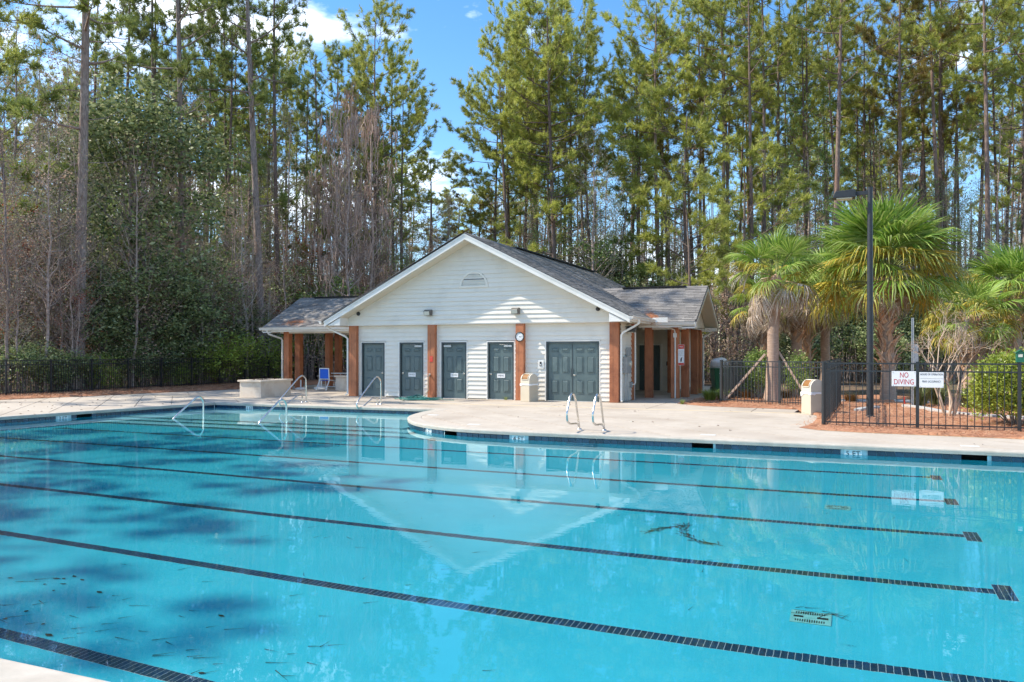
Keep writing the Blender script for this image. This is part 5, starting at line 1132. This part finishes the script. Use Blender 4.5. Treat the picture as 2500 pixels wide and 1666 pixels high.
def pine_mesh(seed, h=24.0, cb=.55, rad=3.2, nl=20, mat=None, bark=None, r0=.20, dens=1.0, bend=.3, nb=15, low=0, flat=.5):
    r = np.random.default_rng(seed); tb = TB(); N = 16; z = np.linspace(-.1, h * .97, N); ph = r.uniform(0, 6, 2)
    px = bend * np.sin(z / h * 3.2 + ph[0]) - bend * np.sin(ph[0]); py = bend * np.sin(z / h * 2.6 + ph[1]) - bend * np.sin(ph[1])
    tr = r0 * np.clip((1 - z / h), 0, 1) ** .7 * .92 + .012; tr[0] += r0 * .35; tr[1] += r0 * .03
    tb.tube(np.stack([px, py, z], 1), tr, 9)
    tp = lambda zz: np.array([np.interp(zz, z, px), np.interp(zz, z, py), zz]); C = []; D = []
    lean = r.uniform(0, 6.28)
    for k in range(nl + low):
        if k < nl: u = (k + r.uniform(.2, .8)) / nl; zz = h * (cb + (.96 - cb) * u)
        else: zz = h * r.uniform(.30, cb); u = .08
        a = k * 2.39996 + r.normal(0, .5); prof = math.sqrt(max(.10, 1 - ((u - .50) / .62) ** 2)) * (.60 + .40 * min(1, u * 3)); L_ = rad * prof * r.uniform(.5, 1.15) * (1 + .25 * math.cos(a - lean)) * (1 if k < nl else .7)
        el = R(r.uniform(-8, 22) + 40 * u ** 1.4); s0 = tp(zz); hd = np.array([math.cos(a), math.sin(a), 0]); tip = s0 + hd * L_ * math.cos(el) + np.array([0, 0, L_ * math.sin(el) + .25]); mid = s0 + hd * L_ * .55 + np.array([0, 0, L_ * math.sin(el) * .2 + r.normal(0, .15)])
        path = bez(s0, mid, tip, 7); br = max(.014, float(np.interp(zz, z, tr)) * .45); tb.tube(path, np.linspace(br, .012, 7), 5)
        ns = max(4, int((2.5 + L_ * 2.1) * dens)); tt = np.linspace(0, 1, 7)
        for q in range(ns + 1):
            t_ = 1.0 if q == ns else .42 + .58 * (q + r.random()) / ns; b = np.array([np.interp(t_, tt, path[:, i]) for i in range(3)])
            sa = a + (r.normal(0, .3) if q == ns else r.choice((-1, 1)) * r.uniform(.3, 1.2)); sl = r.uniform(.4, 1.15) * (1.2 - .45 * t_); sd = np.array([math.cos(sa), math.sin(sa), r.uniform(.0, .85)]); sd /= np.linalg.norm(sd)
            e = b + sd * sl; tb.tube([b, (b + e) / 2 + [0, 0, -.04], e], [.016, .011, .007], 3)
            for w_ in range(int(r.integers(6, 11))):           # a clump of needle sprays at the twig end
                dd = sd + r.normal(0, .75, 3) + [0, 0, .25]; dd /= np.linalg.norm(dd); C.append(e + dd * r.uniform(.05, .34) - sd * r.uniform(0, .25)); D.append(dd)
    for k in range(14):                                      # dead snags below the crown
        zz = h * r.uniform(.15, cb + .1); a = r.uniform(0, 6.3); s0 = tp(zz); l = r.uniform(.4, 2.2); p1 = s0 + np.array([math.cos(a) * l * .6, math.sin(a) * l * .6, .05 * l]); tb.tube([s0, p1, s0 + np.array([math.cos(a + .2) * l, math.sin(a + .2) * l, r.uniform(-.2, .4) * l])], [.03, .015, .005], 3)
    V, F = tufts(r, C, D, nb, .31, .030, .7)
    return tb.mesh('trunk', bark or M['bark']), npmesh('crown', V, F, mat or M['needle']), len(F)
PV = {}
specs = dict(a=dict(seed=1, cb=.60, rad=4.3, nl=22), b=dict(seed=2, cb=.66, rad=3.7, nl=17), c=dict(seed=3, cb=.54, rad=4.2, nl=26, low=3), d=dict(seed=4, cb=.71, rad=3.4, nl=14), e=dict(seed=5, cb=.55, rad=3.2, nl=21, mat=M['needle_dk'], low=3), f=dict(seed=6, cb=.64, rad=3.0, nl=16, mat=M['needle_dk'], low=3),
             g=dict(seed=7, cb=.52, rad=4.8, nl=34, dens=1.15), h=dict(seed=8, cb=.58, rad=3.6, nl=22, mat=M['needle_rust'], low=2), i=dict(seed=9, cb=.50, rad=3.6, nl=19, bark=M['barkgrey'], bend=.3, r0=.22, mat=M['needle_dk'], low=2), y=dict(seed=10, h=11, cb=.22, rad=2.5, nl=19, r0=.11, dens=1.2),
             z=dict(seed=11, h=12, cb=.38, rad=2.2, nl=15, r0=.10, mat=M['needle_dk'], dens=1.2), k=dict(seed=12, cb=.47, rad=4.6, nl=36, low=4, dens=1.1), l=dict(seed=13, cb=.70, rad=3.0, nl=14, mat=M['needle_dk'], bend=.4, low=3), m=dict(seed=14, cb=.62, rad=4.5, nl=20, bend=.5, low=2), n=dict(seed=15, cb=.67, rad=4.0, nl=15, bend=.4, low=4))
for k, s_ in specs.items(): PV[k] = pine_mesh(**s_)[:2]
def pine(var, loc, s, label, group=None, rz=None, thick=1.0, tilt=(0, 0), name='pine_tree'):
    t_ = thing(name, loc, label, 'pine tree', group); t_.rotation_euler = (tilt[0], tilt[1], rnd.uniform(0, 6.28) if rz is None else rz); t_.scale = (s * thick, s * thick, s)
    inst('trunk', PV[var][0], t_); inst('crown', PV[var][1], t_); return t_
def bare_mesh(seed, h=13, nb=46, spread=.55, r0=.09, leaf=0, lmat=None, mat=None, moss=0, updir=.9):
    r = np.random.default_rng(seed); tb = TB(); N = 10; z = np.linspace(-.1, h, N); px = np.cumsum(r.normal(0, .10, N)); py = np.cumsum(r.normal(0, .10, N)); px -= px[0]; py -= py[0]
    tr = r0 * np.linspace(1, .10, N) ** .9; tb.tube(np.stack([px, py, z], 1), tr, 6); C = []
    def grow(p, d, l, rr, lev):
        d = d / np.linalg.norm(d); m_ = p + d * l * .5 + r.normal(0, .06 * l, 3); e = p + d * l + np.array([0, 0, .12 * l]) + r.normal(0, .05 * l, 3)
        tb.tube([p, m_, e], [rr, rr * .7, rr * .35], 3 if lev else 4); C.append(e); C.append(m_)
        if lev < 2:
            for q in range(int(r.integers(2, 5))):
                t_ = r.uniform(.35, 1); b = p + (e - p) * t_; d2 = d + r.normal(0, .55, 3) + np.array([0, 0, .25]); grow(b, d2, l * r.uniform(.40, .65), rr * .5, lev + 1)
    for k in range(nb):
        zz = h * (.22 + .76 * (k + r.random()) / nb); a = k * 2.4 + r.normal(0, .4); p = np.array([np.interp(zz, z, px), np.interp(zz, z, py), zz]); l = h * spread * .34 * (1.15 - zz / h * .75) * r.uniform(.6, 1.3)
        grow(p, np.array([math.cos(a), math.sin(a), updir * r.uniform(.4, 1.4)]), l, max(.008, float(np.interp(zz, z, tr)) * .45), 0)
    C = np.array(C); cm = None
    if leaf:
        idx = r.choice(len(C), leaf); V, F = leaves(r, C[idx], 5, (.16, .16, .16), .11, -.2); cm = npmesh('crown', V, F, lmat or M['leaf_brn'])
    mm_ = None
    if moss:
        V = []; F = []; idx = r.choice(len(C), moss)
        for c in C[idx]:
            for q in range(int(r.integers(2, 6))):
                o = c + r.normal(0, .16, 3); l = r.uniform(.3, 1.5); a = r.uniform(0, 3.14); sd = np.array([math.cos(a), math.sin(a), 0]); i = len(V); w = r.uniform(.018, .05)
                for u in (0, .33, .66):
                    j = r.normal(0, .05, 3); V += [o + j - sd * w * (1 - u * .5) - [0, 0, u * l], o + j + sd * w * (1 - u * .5) - [0, 0, u * l]]
                V.append(o + r.normal(0, .05, 3) - [0, 0, l])
                for v in (0, 2): F += [(i + v, i + v + 1, i + v + 3), (i + v, i + v + 3, i + v + 2)]
                F.append((i + 4, i + 5, i + 6))
        mm_ = npmesh('moss', V, F, M['moss'])
    return tb.mesh('trunk', mat or M['twig']), cm, mm_
BV = dict(a=bare_mesh(31, 14, 44, .50, .10, 260, M['leaf_brn']), b=bare_mesh(32, 12, 38, .45, .08, 160, M['leaf_brn']), c=bare_mesh(33, 16, 50, .48, .11, 500, M['leaf_dry']), d=bare_mesh(34, 9, 30, .50, .06, 200, M['leaf_red']), m=bare_mesh(35, 16, 46, .36, .11, 60, M['leaf_brn'], None, 125), p=bare_mesh(36, 9.5, 34, .52, .085, 0, None, M['paletwig']), q=bare_mesh(37, 15, 48, .52, .10, 900, M['leaf_md']))
def bare(var, loc, s, label, group=None, rz=None, name='bare_tree', tilt=(0, 0)):
    t_ = thing(name, loc, label, 'tree', group); t_.rotation_euler = (tilt[0], tilt[1], rnd.uniform(0, 6.28) if rz is None else rz); t_.scale = (s, s, s)
    for nm, me in zip(('trunk', 'crown', 'moss'), BV[var]):
        if me is not None: tag(inst(nm, me, t_), kind='stuff' if nm == 'moss' else None)
    return t_
def broad_mesh(seed, h, rx, z0, ncl, nl, size, mat, sig=.36, bark=None, r0=.14, mat2=None):
    r = np.random.default_rng(seed); tb = TB(); tb.tube(bez((0, 0, -.1), (r.normal(0, .3), r.normal(0, .3), h * .5), (r.normal(0, .3), r.normal(0, .3), h * .92), 9), np.linspace(r0, .03, 9), 7); C = []
    lob = [(r.uniform(-1, 1) * rx * .55, r.uniform(-1, 1) * rx * .55, z0 + (h - z0) * r.uniform(.15, .85), rx * r.uniform(.30, .55)) for _ in range(16)] + [(0, 0, h - rx * .4, rx * .45)]
    for k in range(ncl):
        lx, ly, lz, lr = lob[int(r.integers(len(lob)))]; d = r.normal(0, 1, 3); d /= np.linalg.norm(d); d[2] *= .8; q = lr * (.62 + .38 * r.random()); C.append((lx + d[0] * q, ly + d[1] * q, max(z0 * .6, lz + d[2] * q)))
        if k % 4 == 0: c = C[-1]; s0 = np.array([0, 0, min(h * .8, max(.5, c[2] * r.uniform(.45, .8)))]); tb.tube(bez(s0, (s0 + c) / 2 + [0, 0, .1], c, 4), np.linspace(.035, .007, 4), 3)
    C = np.array(C); out = []
    if mat2 is not None:
        k = r.random(len(C)) < .3; V, F = leaves(r, C[k], nl, (sig, sig, sig * .4), size, .2, .5); out.append(npmesh('crown_patch', V, F, mat2)); C = C[~k]
    V, F = leaves(r, C, nl, (sig, sig, sig * .38), size, .15, .45); return [tb.mesh('trunk', bark or M['twig']), npmesh('crown', V, F, mat)] + out
EV = dict(a=broad_mesh(41, 14.5, 4.0, 2.6, 300, 44, .22, M['leaf_dk'], .50, None, .17), b=broad_mesh(42, 8, 3.2, .6, 250, 40, .20, M['leaf_dk'], .46), c=broad_mesh(43, 5.0, 2.3, .2, 340, 20, .17, M['leaf_md'], .30), d=broad_mesh(44, 10, 3.0, .5, 480, 13, .14, M['leaf_dry'], .40, None, .1, M['leaf_dk']), e=broad_mesh(45, 3.2, 1.9, .1, 280, 20, .15, M['leaf_dk'], .26), f=broad_mesh(46, 2.2, 1.4, .05, 230, 16, .10, M['leaf_lt'], .24), g=broad_mesh(47, 9.5, 2.6, 1.5, 210, 26, .17, M['leaf_md'], .42, None, .1, M['leaf_dk']), h=broad_mesh(48, 6.5, 2.0, .3, 240, 12, .12, M['leaf_brn'], .34))
def ever(var, loc, s, label, cat='evergreen tree', group=None, name='evergreen_tree', sx=1.0):
    t_ = thing(name, loc, label, cat, group); t_.rotation_euler = (0, 0, rnd.uniform(0, 6.28)); t_.scale = (s * sx, s * sx, s)
    for nm, me in zip(('trunk', 'crown', 'crown'), EV[var]): inst(nm, me, t_)
    return t_

# hero pines: bearing on the photograph, distance, variant, height, stem thickness, label
GF = 'pines at the wood edge'
for px, d, v, h, th, tilt, lab in (
    (191, 36.0, 'i', 28, 1.22, (0, -.012), 'tall pale barked pine standing alone behind the left fence'),
    (446, 42, 'i', 27, .92, (0, -.035), 'pale pine leaning left out of the dark evergreen'),
    (640, 46.5, 'i', 29, 1.12, (0, .006), 'pale straight pine just left of the left porch roof'),
    (280, 48, 'l', 26, .82, (0, 0.000), 'dark pine stem rising through the large evergreen on its left'),
    (360, 50, 'f', 26, .82, (0, 0.000), 'dark pine stem rising through the large evergreen on its right'),
    (395, 47, 'l', 27, .82, (0, 0.000), 'dark pine stem left of the leaning pale pine'),
    (225, 50, 'f', 25, .82, (0, 0.000), 'dark pine stem just right of the lone pale pine'),
    (461, 46, 'f', 26, .90, (0, 0), 'dark straight pine beside the leaning pale pine'),
    (682, 49, 'l', 27, .85, (0, 0), 'dark trunked pine right of the pale pine by the porch'),
    (500, 55, 'e', 26, .80, (0, 0), 'dark slender pine, first of the row of five left of the pale pine'),
    (537, 54, 'l', 25, .78, (0, 0), 'dark slender pine, second of the row of five left of the pale pine'),
    (563, 57, 'e', 27, .80, (0, .01), 'dark slender pine, third of the row of five left of the pale pine'),
    (583, 60, 'f', 26, .72, (0, 0), 'dark slender pine, fourth of the row of five left of the pale pine'),
    (604, 57, 'e', 26, .85, (0, 0), 'dark slender pine, last of the row of five left of the pale pine'),
    (925, 56, 'g', 25.5, .78, (0, .01), 'pine with a round crown at the left of the sky gap'),
    (962, 60, 'k', 24, .72, (0, .03), 'slanting pine left of the sky gap above the roof'),
    (990, 58, 'c', 20.5, .80, (0, .02), 'pine at the very edge of the sky gap above the roof'),
    (780, 58, 'e', 24, .75, (0, .01), 'olive pine rising behind the short mossy tree'),
    (850, 61, 'm', 24.5, .75, (0, .01), 'broad airy pine rising behind the moss group'),
    (890, 58, 'n', 22, .72, (0, .0), 'airy pine left of the round crowned one by the sky gap'),
    (1062, 72, 'm', 15, 1.0, (0, 0), 'low pine directly behind the gable peak, on its left'),
    (1108, 76, 'b', 16.5, .9, (0, 0), 'low pine directly behind the gable peak'),
    (1150, 70, 'n', 15, 1.0, (0, 0), 'low pine directly behind the gable peak, on its right'),
    (1030, 66, 'd', 18, .9, (0, .02), 'shorter pine on the left side of the sky gap'),
    (1274, 56, 'g', 23.5, .80, (0, 0), 'dense pine on the right edge of the sky gap'),
    (1210, 60, 'g', 20, .85, (0, -.02), 'dense lower pine leaning into the sky gap'),
    (1316, 60, 'g', 26, .78, (0, 0), 'full crowned pine above the roof ridge, left of a thick one'),
    (1356, 51, 'k', 24.5, .95, (0, 0), 'thick full crowned pine above the roof ridge'),
    (1398, 58, 'k', 25.5, .80, (0, 0), 'full crowned pine above the roof ridge, right of a thick one'),
    (1558, 57, 'b', 23, .75, (0, 0), 'slender airy pine above the right porch roof'),
    (1617, 52, 'a', 25, .85, (0, 0), 'airy pine above the right porch gable'),
    (1700, 56, 'a', 27, .75, (0, 0), 'slender pine, left of three above the right porch end'),
    (1722, 60, 'b', 27, .75, (0, 0), 'slender pine, middle of three above the right porch end'),
    (1762, 55, 'a', 27, .80, (0, 0), 'slender pine, right of three above the right porch end'),
    (1838, 49, 'b', 26, .80, (0, -.012), 'viny pine, left of a close pair above the propped palm'),
    (1860, 51, 'a', 27, .80, (0, -.006), 'viny pine, right of a close pair above the propped palm'),
    (1917, 54, 'd', 27, .85, (0, 0), 'dark stemmed pine above the propped palm'),
    (1973, 55, 'b', 27, .80, (0, 0), 'dark stemmed pine left of the lamp head'),
    (2035, 47, 'a', 28, .95, (0, .012), 'big reddish pine right behind the lamp head'),
    (2111, 58, 'b', 26, .75, (0, 0), 'pine just left of the lamp pole top'),
    (2200, 49, 'h', 26, .86, (0, .012), 'pine with a rusty crown behind the tallest palm'),
    (2238, 57, 'd', 27, .80, (0, 0), 'slender pine behind the right part of the tallest palm'),
    (2299, 52, 'b', 28, .92, (0, 0), 'thick stemmed pine, left of a close pair at the right'),
    (2314, 54, 'd', 28, .85, (0, 0), 'pine stem, right of a close pair at the right'),
    (2345, 60, 'a', 26, .72, (0, 0), 'thin pine between the tallest palm and the right edge palm'),
    (2411, 47, 'a', 28, .92, (0, 0), 'reddish pine above the left of the right edge palm'),
    (2442, 56, 'b', 26, .75, (0, 0), 'thin pine above the right edge palm'),
    (2490, 48, 'a', 28, .95, (0, 0), 'big pine at the right border of the picture')):
    H0 = 24.0; s_ = h / H0; pine(v, at(px, d), s_, lab, GF, None, th / s_ * 1.02, tilt)
for px, d, v, h, lab in ((1672, 44, 'y', 10.5, 'young bright pine standing behind the right porch roof'), (1790, 46, 'y', 13, 'young bright pine left of the propped palm crown'), (1905, 50, 'z', 12, 'young dark pine above the propped palm'), (1235, 54, 'y', 8.5, 'young pine low behind the roof ridge'), (760, 52, 'z', 13.5, 'young dark pine with crooked fork above the left porch roof'), (1700, 50, 'y', 17, 'bright mid sized pine with low limbs behind the right porch'), (1560, 52, 'z', 9, 'young dark pine low behind the right roof slope'), (20, 38, 'z', 15, 'dark young pine at the left border of the picture')):
    pine(v, at(px, d), h / (11 if v == 'y' else 12), lab, 'young pines in the understorey', None, 1.0)
# the mass of the wood behind: slender pines one cannot tell apart
k = 0
while k < 190:
    d = rnd.uniform(58, 112); px = rnd.uniform(-420, 2950) if k < 150 else rnd.uniform(-150, 860)
    if 1000 < px < 1150 and d < 200: 
        if rnd.random() < .9: continue
        h = rnd.uniform(10, 14)
    else: h = rnd.uniform(21, 28)
    if 850 < px < 1010: h = min(h, 19)
    if 1150 < px < 1230: h = min(h, 17)
    v = rnd.choice('abdnmafbldmn' if px > 900 else 'bfdlefanmd'); s_ = h / 24
    pine(v, at(px, d), s_, 'slender pine in the deep wood behind the pool house', 'slender pines of the deep wood', None, rnd.uniform(.62, .85) / s_, (rnd.gauss(0, .012), rnd.gauss(0, .012))); k += 1
for k in range(30):
    px = 1150 + (2620 - 1150) * (k + rnd.random()) / 30; d = rnd.uniform(52, 64); h = rnd.uniform(20, 27) if px > 1240 else rnd.uniform(13, 18)
    pine(rnd.choice('amnhamgbnk'), at(px, d), h / 24, 'middle distance pine in the wall of crowns at the right', 'pines in the wall of crowns at the right', None, rnd.uniform(.66, .85) / (h / 24), (rnd.gauss(0, .015), rnd.gauss(0, .015)))
# pines beyond the left border of the picture, whose shade falls on pool, deck and front wall
for k, (x, y, v, h) in enumerate(((-33, 20.3, 'g', 20), (-37.5, 15.0, 'd', 21), (-29.4, -0.2, 'c', 23.5), (-32.2, 3.4, 'a', 24), (-31, -4.5, 'b', 25), (-38, 6.5, 'd', 25), (-28.5, -10.5, 'a', 25))):
    pine(v, (x, y, 0), h / 24, 'tall pine left of the pool outside the picture', 'pines beyond the left border', None, 1.0)

# broadleaf evergreens
for px, d, v, s_, lab in ((330, 40, 'a', 1.08, 'large dark evergreen tree filling the left, between two pale pines'), (250, 47, 'g', 1.25, 'slender evergreen tree behind the lone pale pine'), (425, 46, 'g', 1.2, 'slender evergreen tree under the leaning pale pine'), (295, 41, 'g', .9, 'slender light green tree in front of the large evergreen'), (250, 37.5, 'b', .75, 'low dark evergreen right of the lone pale pine'), (360, 40, 'b', .88, 'broad low evergreen with lit lower boughs behind the left fence'), (450, 42, 'b', .92, 'low dark evergreen under the leaning pale pine'), (520, 44, 'b', .68, 'blue green low evergreen in front of the five dark pines'), (705, 50, 'b', .88, 'dark evergreen rising behind the left porch roof'), (610, 47, 'b', .6, 'low evergreen behind the pale bare sapling'), (1440, 53, 'g', 1.0, 'slender evergreen behind the right roof slope'), (1490, 56, 'a', .62, 'evergreen above the right roof slope'), (1545, 50, 'b', .85, 'pale leaved evergreen above the right porch valley'), (1640, 52, 'b', .8, 'dark evergreen behind the right porch gable'), (1400, 58, 'b', .9, 'dark evergreen low behind the main roof'), (2090, 47, 'b', .78, 'dark evergreen between the propped palm and the tallest palm'), (2020, 50, 'b', .7, 'dark evergreen behind the slim bare palm'), (2260, 46, 'b', .72, 'dark evergreen behind the sign post'), (2440, 46, 'b', .75, 'dark evergreen behind the right edge palm'), (2340, 50, 'b', .8, 'dark evergreen behind the shorter booted palm'), (2540, 48, 'b', .9, 'dark evergreen at the right border'), (770, 51, 'c', 1.25, 'mid green evergreen seen through the left porch'), (830, 49, 'c', 1.2, 'second mid green evergreen seen through the left porch'), (1960, 44, 'e', 1.1, 'low dark shrub between the palm trunks'), (2160, 44, 'e', 1.0, 'low dark shrub behind the tallest palm trunk')):
    ever(v, at(px, d), s_, lab)
for px, d, v, s_, lab in ((60, 37, 'd', .95, 'dusty olive thicket of vines at the left border'), (130, 37.5, 'd', .85, 'dusty thicket just left of the lone pale pine'), (0, 41, 'd', 1.1, 'tall dusty vine covered tree at the left border'), (-40, 36, 'd', .9, 'dusty thicket partly outside the left border'), (215, 42, 'd', 1.0, 'dusty vine mass right behind the lone pale pine'), (480, 44, 'd', .8, 'dusty vine mass between the leaning pine and the five dark pines'), (570, 48, 'h', 1.1, 'brown vine thicket under the five dark pines'), (345, 39, 'h', .98, 'tangle of dry tan vines hanging in front of the large evergreen'), (170, 36.5, 'h', .6, 'brown dry shrub at the foot of the lone pale pine'), (1790, 47, 'h', 1.1, 'brown dead vine thicket left of the propped palm'), (1745, 45, 'h', .9, 'brown dead vine thicket right of the porch gable'), (1850, 50, 'h', 1.0, 'brown dead vine thicket behind the propped palm'), (2130, 46, 'h', .5, 'rusty dry shrub low behind the litter bin'), (1600, 52, 'h', .9, 'brown thicket behind the right porch roof'), (1470, 54, 'h', 1.1, 'brown thicket behind the main roof'), (930, 52, 'h', 1.2, 'brown thicket left of the gable roof')):
    ever(v, at(px, d), s_, lab, 'thicket', 'vine thickets', 'thicket')
for px, d, v, s_, lab in ((550, 43.5, 'f', 1.35, 'bright green young shrub left of the left porch'), (500, 42, 'f', 1.0, 'bright green shrub touching the left fence'), (610, 45.5, 'f', 1.1, 'bright green shrub at the foot of the pale sapling'), (235, 36.2, 'f', .75, 'bright yellow green shrub behind the left fence posts'), (420, 40.2, 'f', .7, 'small green shrub behind the middle of the left fence'), (90, 34, 'e', .65, 'low dark shrub behind the first fence panels'), (320, 38.5, 'e', .7, 'low dark shrub behind the middle fence panels'), (160, 34.8, 'e', .55, 'low dark shrub behind the second fence panel'), (20, 32.8, 'e', .6, 'low dark shrub behind the fence at the left border'), (390, 40, 'e', .7, 'low dark shrub right of the middle fence post'), (470, 42, 'e', .8, 'low dark shrub behind the far part of the left fence'), (660, 47.5, 'f', 1.3, 'green shrub seen past the left porch post'), (790, 52, 'f', 1.6, 'leafy green shrub behind the blue chair'), (740, 50, 'c', .75, 'leafy green shrub between the left porch posts')):
    ever(v, at(px, d), s_, lab, 'shrub', 'shrubs behind the left fence', 'shrub', 1.15)
# bare and mossy trees
for px, d, v, s_, lab, tl in ((603, 44.8, 'p', 1.1, 'pale bare sapling leaning beside the left porch roof', (0, .05)), (655, 46.5, 'p', .7, 'pale bare branchy sapling low by the left porch gutter', (0, .1)), (90, 46, 'a', 1.35, 'bare branched tree at the upper left', (0, 0)), (30, 43, 'c', 1.25, 'bare tree with sparse dry leaves at the left border', (0, 0)), (150, 50, 'a', 1.4, 'bare branched tree behind the lone pale pine', (0, 0)), (270, 52, 'c', 1.3, 'bare tree behind the large evergreen', (0, 0)), (820, 49, 'm', 1.0, 'mossy bare tree above the left porch ridge', (0, 0)), (862, 47, 'm', .98, 'bare tree thickly hung with grey moss left of the gable', (0, 0)), (895, 50, 'm', 1.05, 'mossy bare tree close to the left gable slope', (0, 0)), (840, 56, 'm', 1.25, 'tall mossy bare tree behind the others', (0, 0)), (915, 57, 'm', .9, 'mossy bare tree nearest the gable peak', (0, 0)), (790, 50, 'm', .8, 'short mossy bare tree left of the moss group', (0, 0)), (1660, 49, 'p', .75, 'pale bare sapling behind the right porch roof', (0, 0)), (1625, 50, 'p', .7, 'second pale bare sapling behind the right porch roof', (0, .08)), (1290, 53, 'b', .95, 'bare tree behind the roof ridge', (0, 0)), (2390, 45, 'd', .6, 'bare sapling with red leaves at the right', (0, 0)), (1050, 62, 'b', 1.0, 'bare tree standing in the sky gap', (0, 0)), (1105, 66, 'b', .95, 'thin bare tree just above the gable peak', (0, 0))):
    bare(v, at(px, d), s_, lab, None, None, 'bare_tree', tl)
for k in range(215):
    px = rnd.uniform(-250, 2700); d = rnd.uniform(50, 92)
    s_ = rnd.uniform(.7, 1.35) * (.8 if 1000 < px < 1180 else 1)
    bare(rnd.choice('aabbccdq' if px > 1100 else 'aabbcc'), at(px, d), s_, 'thin bare sapling in the brown understorey of the wood', 'bare saplings of the understorey')

for k in range(46):
    px = rnd.uniform(-60, 760); d = fd(px) + rnd.uniform(1.0, 4.5)
    bare(rnd.choice('abcbd'), at(px, d), rnd.uniform(.4, 1.0), 'bare pale sapling in the thicket behind the left fence', 'bare saplings behind the left fence')
for k in range(26):
    px = rnd.uniform(420, 1000) if k < 10 else rnd.uniform(1180, 2600); d = rnd.uniform(50, 66)
    bare('q', at(px, d), rnd.uniform(.6, 1.0), 'small leafed green understorey tree between the pine stems', 'green understorey trees')
# crepe myrtle in the bed
r = np.random.default_rng(77); tb = TB()
def cm_grow(p, d, l, rr, lev):
    d = d / np.linalg.norm(d); e = p + d * l + r.normal(0, .05, 3) * l; m_ = (p + e) / 2 + r.normal(0, .06, 3) * l; tb.tube([p, m_, e], [rr, rr * .85, rr * .7], 6 if lev < 2 else 3)
    if lev < 5:
        for q in range(2 if lev < 2 else 3):
            cm_grow(e, d + r.normal(0, .42 if lev < 3 else .6, 3) + np.array([0, 0, .10]), l * r.uniform(.5, .8), rr * (.62 if lev < 2 else .55), lev + 1)
for k in range(6):
    a = k * 1.05 + .3; cm_grow(np.array([math.cos(a) * .10, math.sin(a) * .10, -.02]), np.array([math.cos(a) * .26, math.sin(a) * .26, 1.0]), r.uniform(.85, 1.1), .034, 0)
t_ = thing('crepe_myrtle', (2.41, 23.92, 0), 'bare multi stemmed crepe myrtle in front of the booted palm', 'shrub'); inst('stems', tb.mesh('stems', nmat('crepe_bark', (.42, .28, .18), (.62, .50, .38), 6, .7, stretch=(1, 1, .4))), t_)

# undergrowth: a mass of twigs, vines and dry leaves, and the far wood
def undergrowth(name, label, regs, seed):
    r = np.random.default_rng(seed); tb = TB(); VV = []; nn = 0; LC = {}
    for px0, px1, d0, d1, n, hmax, mats in regs:
        for k in range(n):
            bx = r.uniform(px0, px1); dd_ = r.uniform(d0, d1); dd_ = fd(bx) + .8 + dd_ * 8 if d1 <= 1 else dd_; x, y, _ = at(bx, dd_)
            if bx < 720 and x < -18 and dd_ < fd(bx) + .7: continue
            h = hmax * r.uniform(.25, 1); a = r.uniform(0, 6.28); o = h * r.uniform(.05, .5); p2 = (x + math.cos(a) * o, y + math.sin(a) * o, h * r.uniform(.75, 1)); path = bez((x, y, -.05), (x + r.normal(0, .1), y + r.normal(0, .1), h * .7), p2, 4); tb.tube(path, np.linspace(.017, .006, 4), 3)
            LC.setdefault(mats[int(r.integers(len(mats)))], []).extend([path[2] + r.normal(0, .2, 3), path[3], path[1] + r.normal(0, .3, 3)])
    t_ = tag(link(bpy.data.objects.new(name, tb.mesh(name, M['twig']))), label, 'undergrowth', kind='stuff')
    for m, C in LC.items():
        V, F = leaves(r, np.array(C), 7, (.22, .22, .2), .12, 0); V[:, 2] = np.maximum(V[:, 2], .0); tag(link(bpy.data.objects.new('undergrowth_leaves', npmesh('undergrowth_leaves', V, F, M[m])), t_), kind='stuff')
undergrowth('undergrowth', 'tangled twigs and leaves on the forest floor behind the fences', [(-200, 720, 0, 1, 900, 1.9, ('leaf_dk', 'leaf_dk', 'leaf_md', 'leaf_dry', 'leaf_brn')), (500, 950, 45, 62, 700, 5.5, ('leaf_brn', 'leaf_brn', 'leaf_dry')), (900, 1750, 50, 66, 900, 5.5, ('leaf_brn', 'leaf_dry', 'leaf_md', 'leaf_dk')), (1650, 2700, 44, 58, 1300, 3.8, ('leaf_brn', 'leaf_dk', 'leaf_md', 'leaf_dk')), (-300, 600, 40, 60, 700, 6, ('leaf_brn', 'leaf_dry', 'leaf_dk'))], 91)
def far_wood():
    r = np.random.default_rng(92); tb = TB(); C = []
    for k in range(1300):
        px = r.uniform(-500, 3000); d = r.uniform(95, 165); x, y, _ = at(px, d); h = r.uniform(13, 24) if not 960 < px < 1180 else r.uniform(5, 9); tb.tube([(x, y, -.1), (x + r.normal(0, .4), y, h)], [r.uniform(.08, .2), .04], 4)
        if r.random() < .6:
            for q in range(3): C.append((x + r.normal(0, 1.5), y + r.normal(0, 1.5), r.uniform(.5, h * .75)))
    o = tag(link(bpy.data.objects.new('far_wood', tb.mesh('far_wood', M['twig']))), 'hazy brown mass of far trunks deep in the wood', 'woods', kind='stuff')
    V, F = leaves(r, np.array(C), 16, (1.2, 1.2, 1.0), .42, 0); tag(link(bpy.data.objects.new('far_foliage', npmesh('far_foliage', V, F, M['leaf_brn'])), o), kind='stuff')
far_wood()
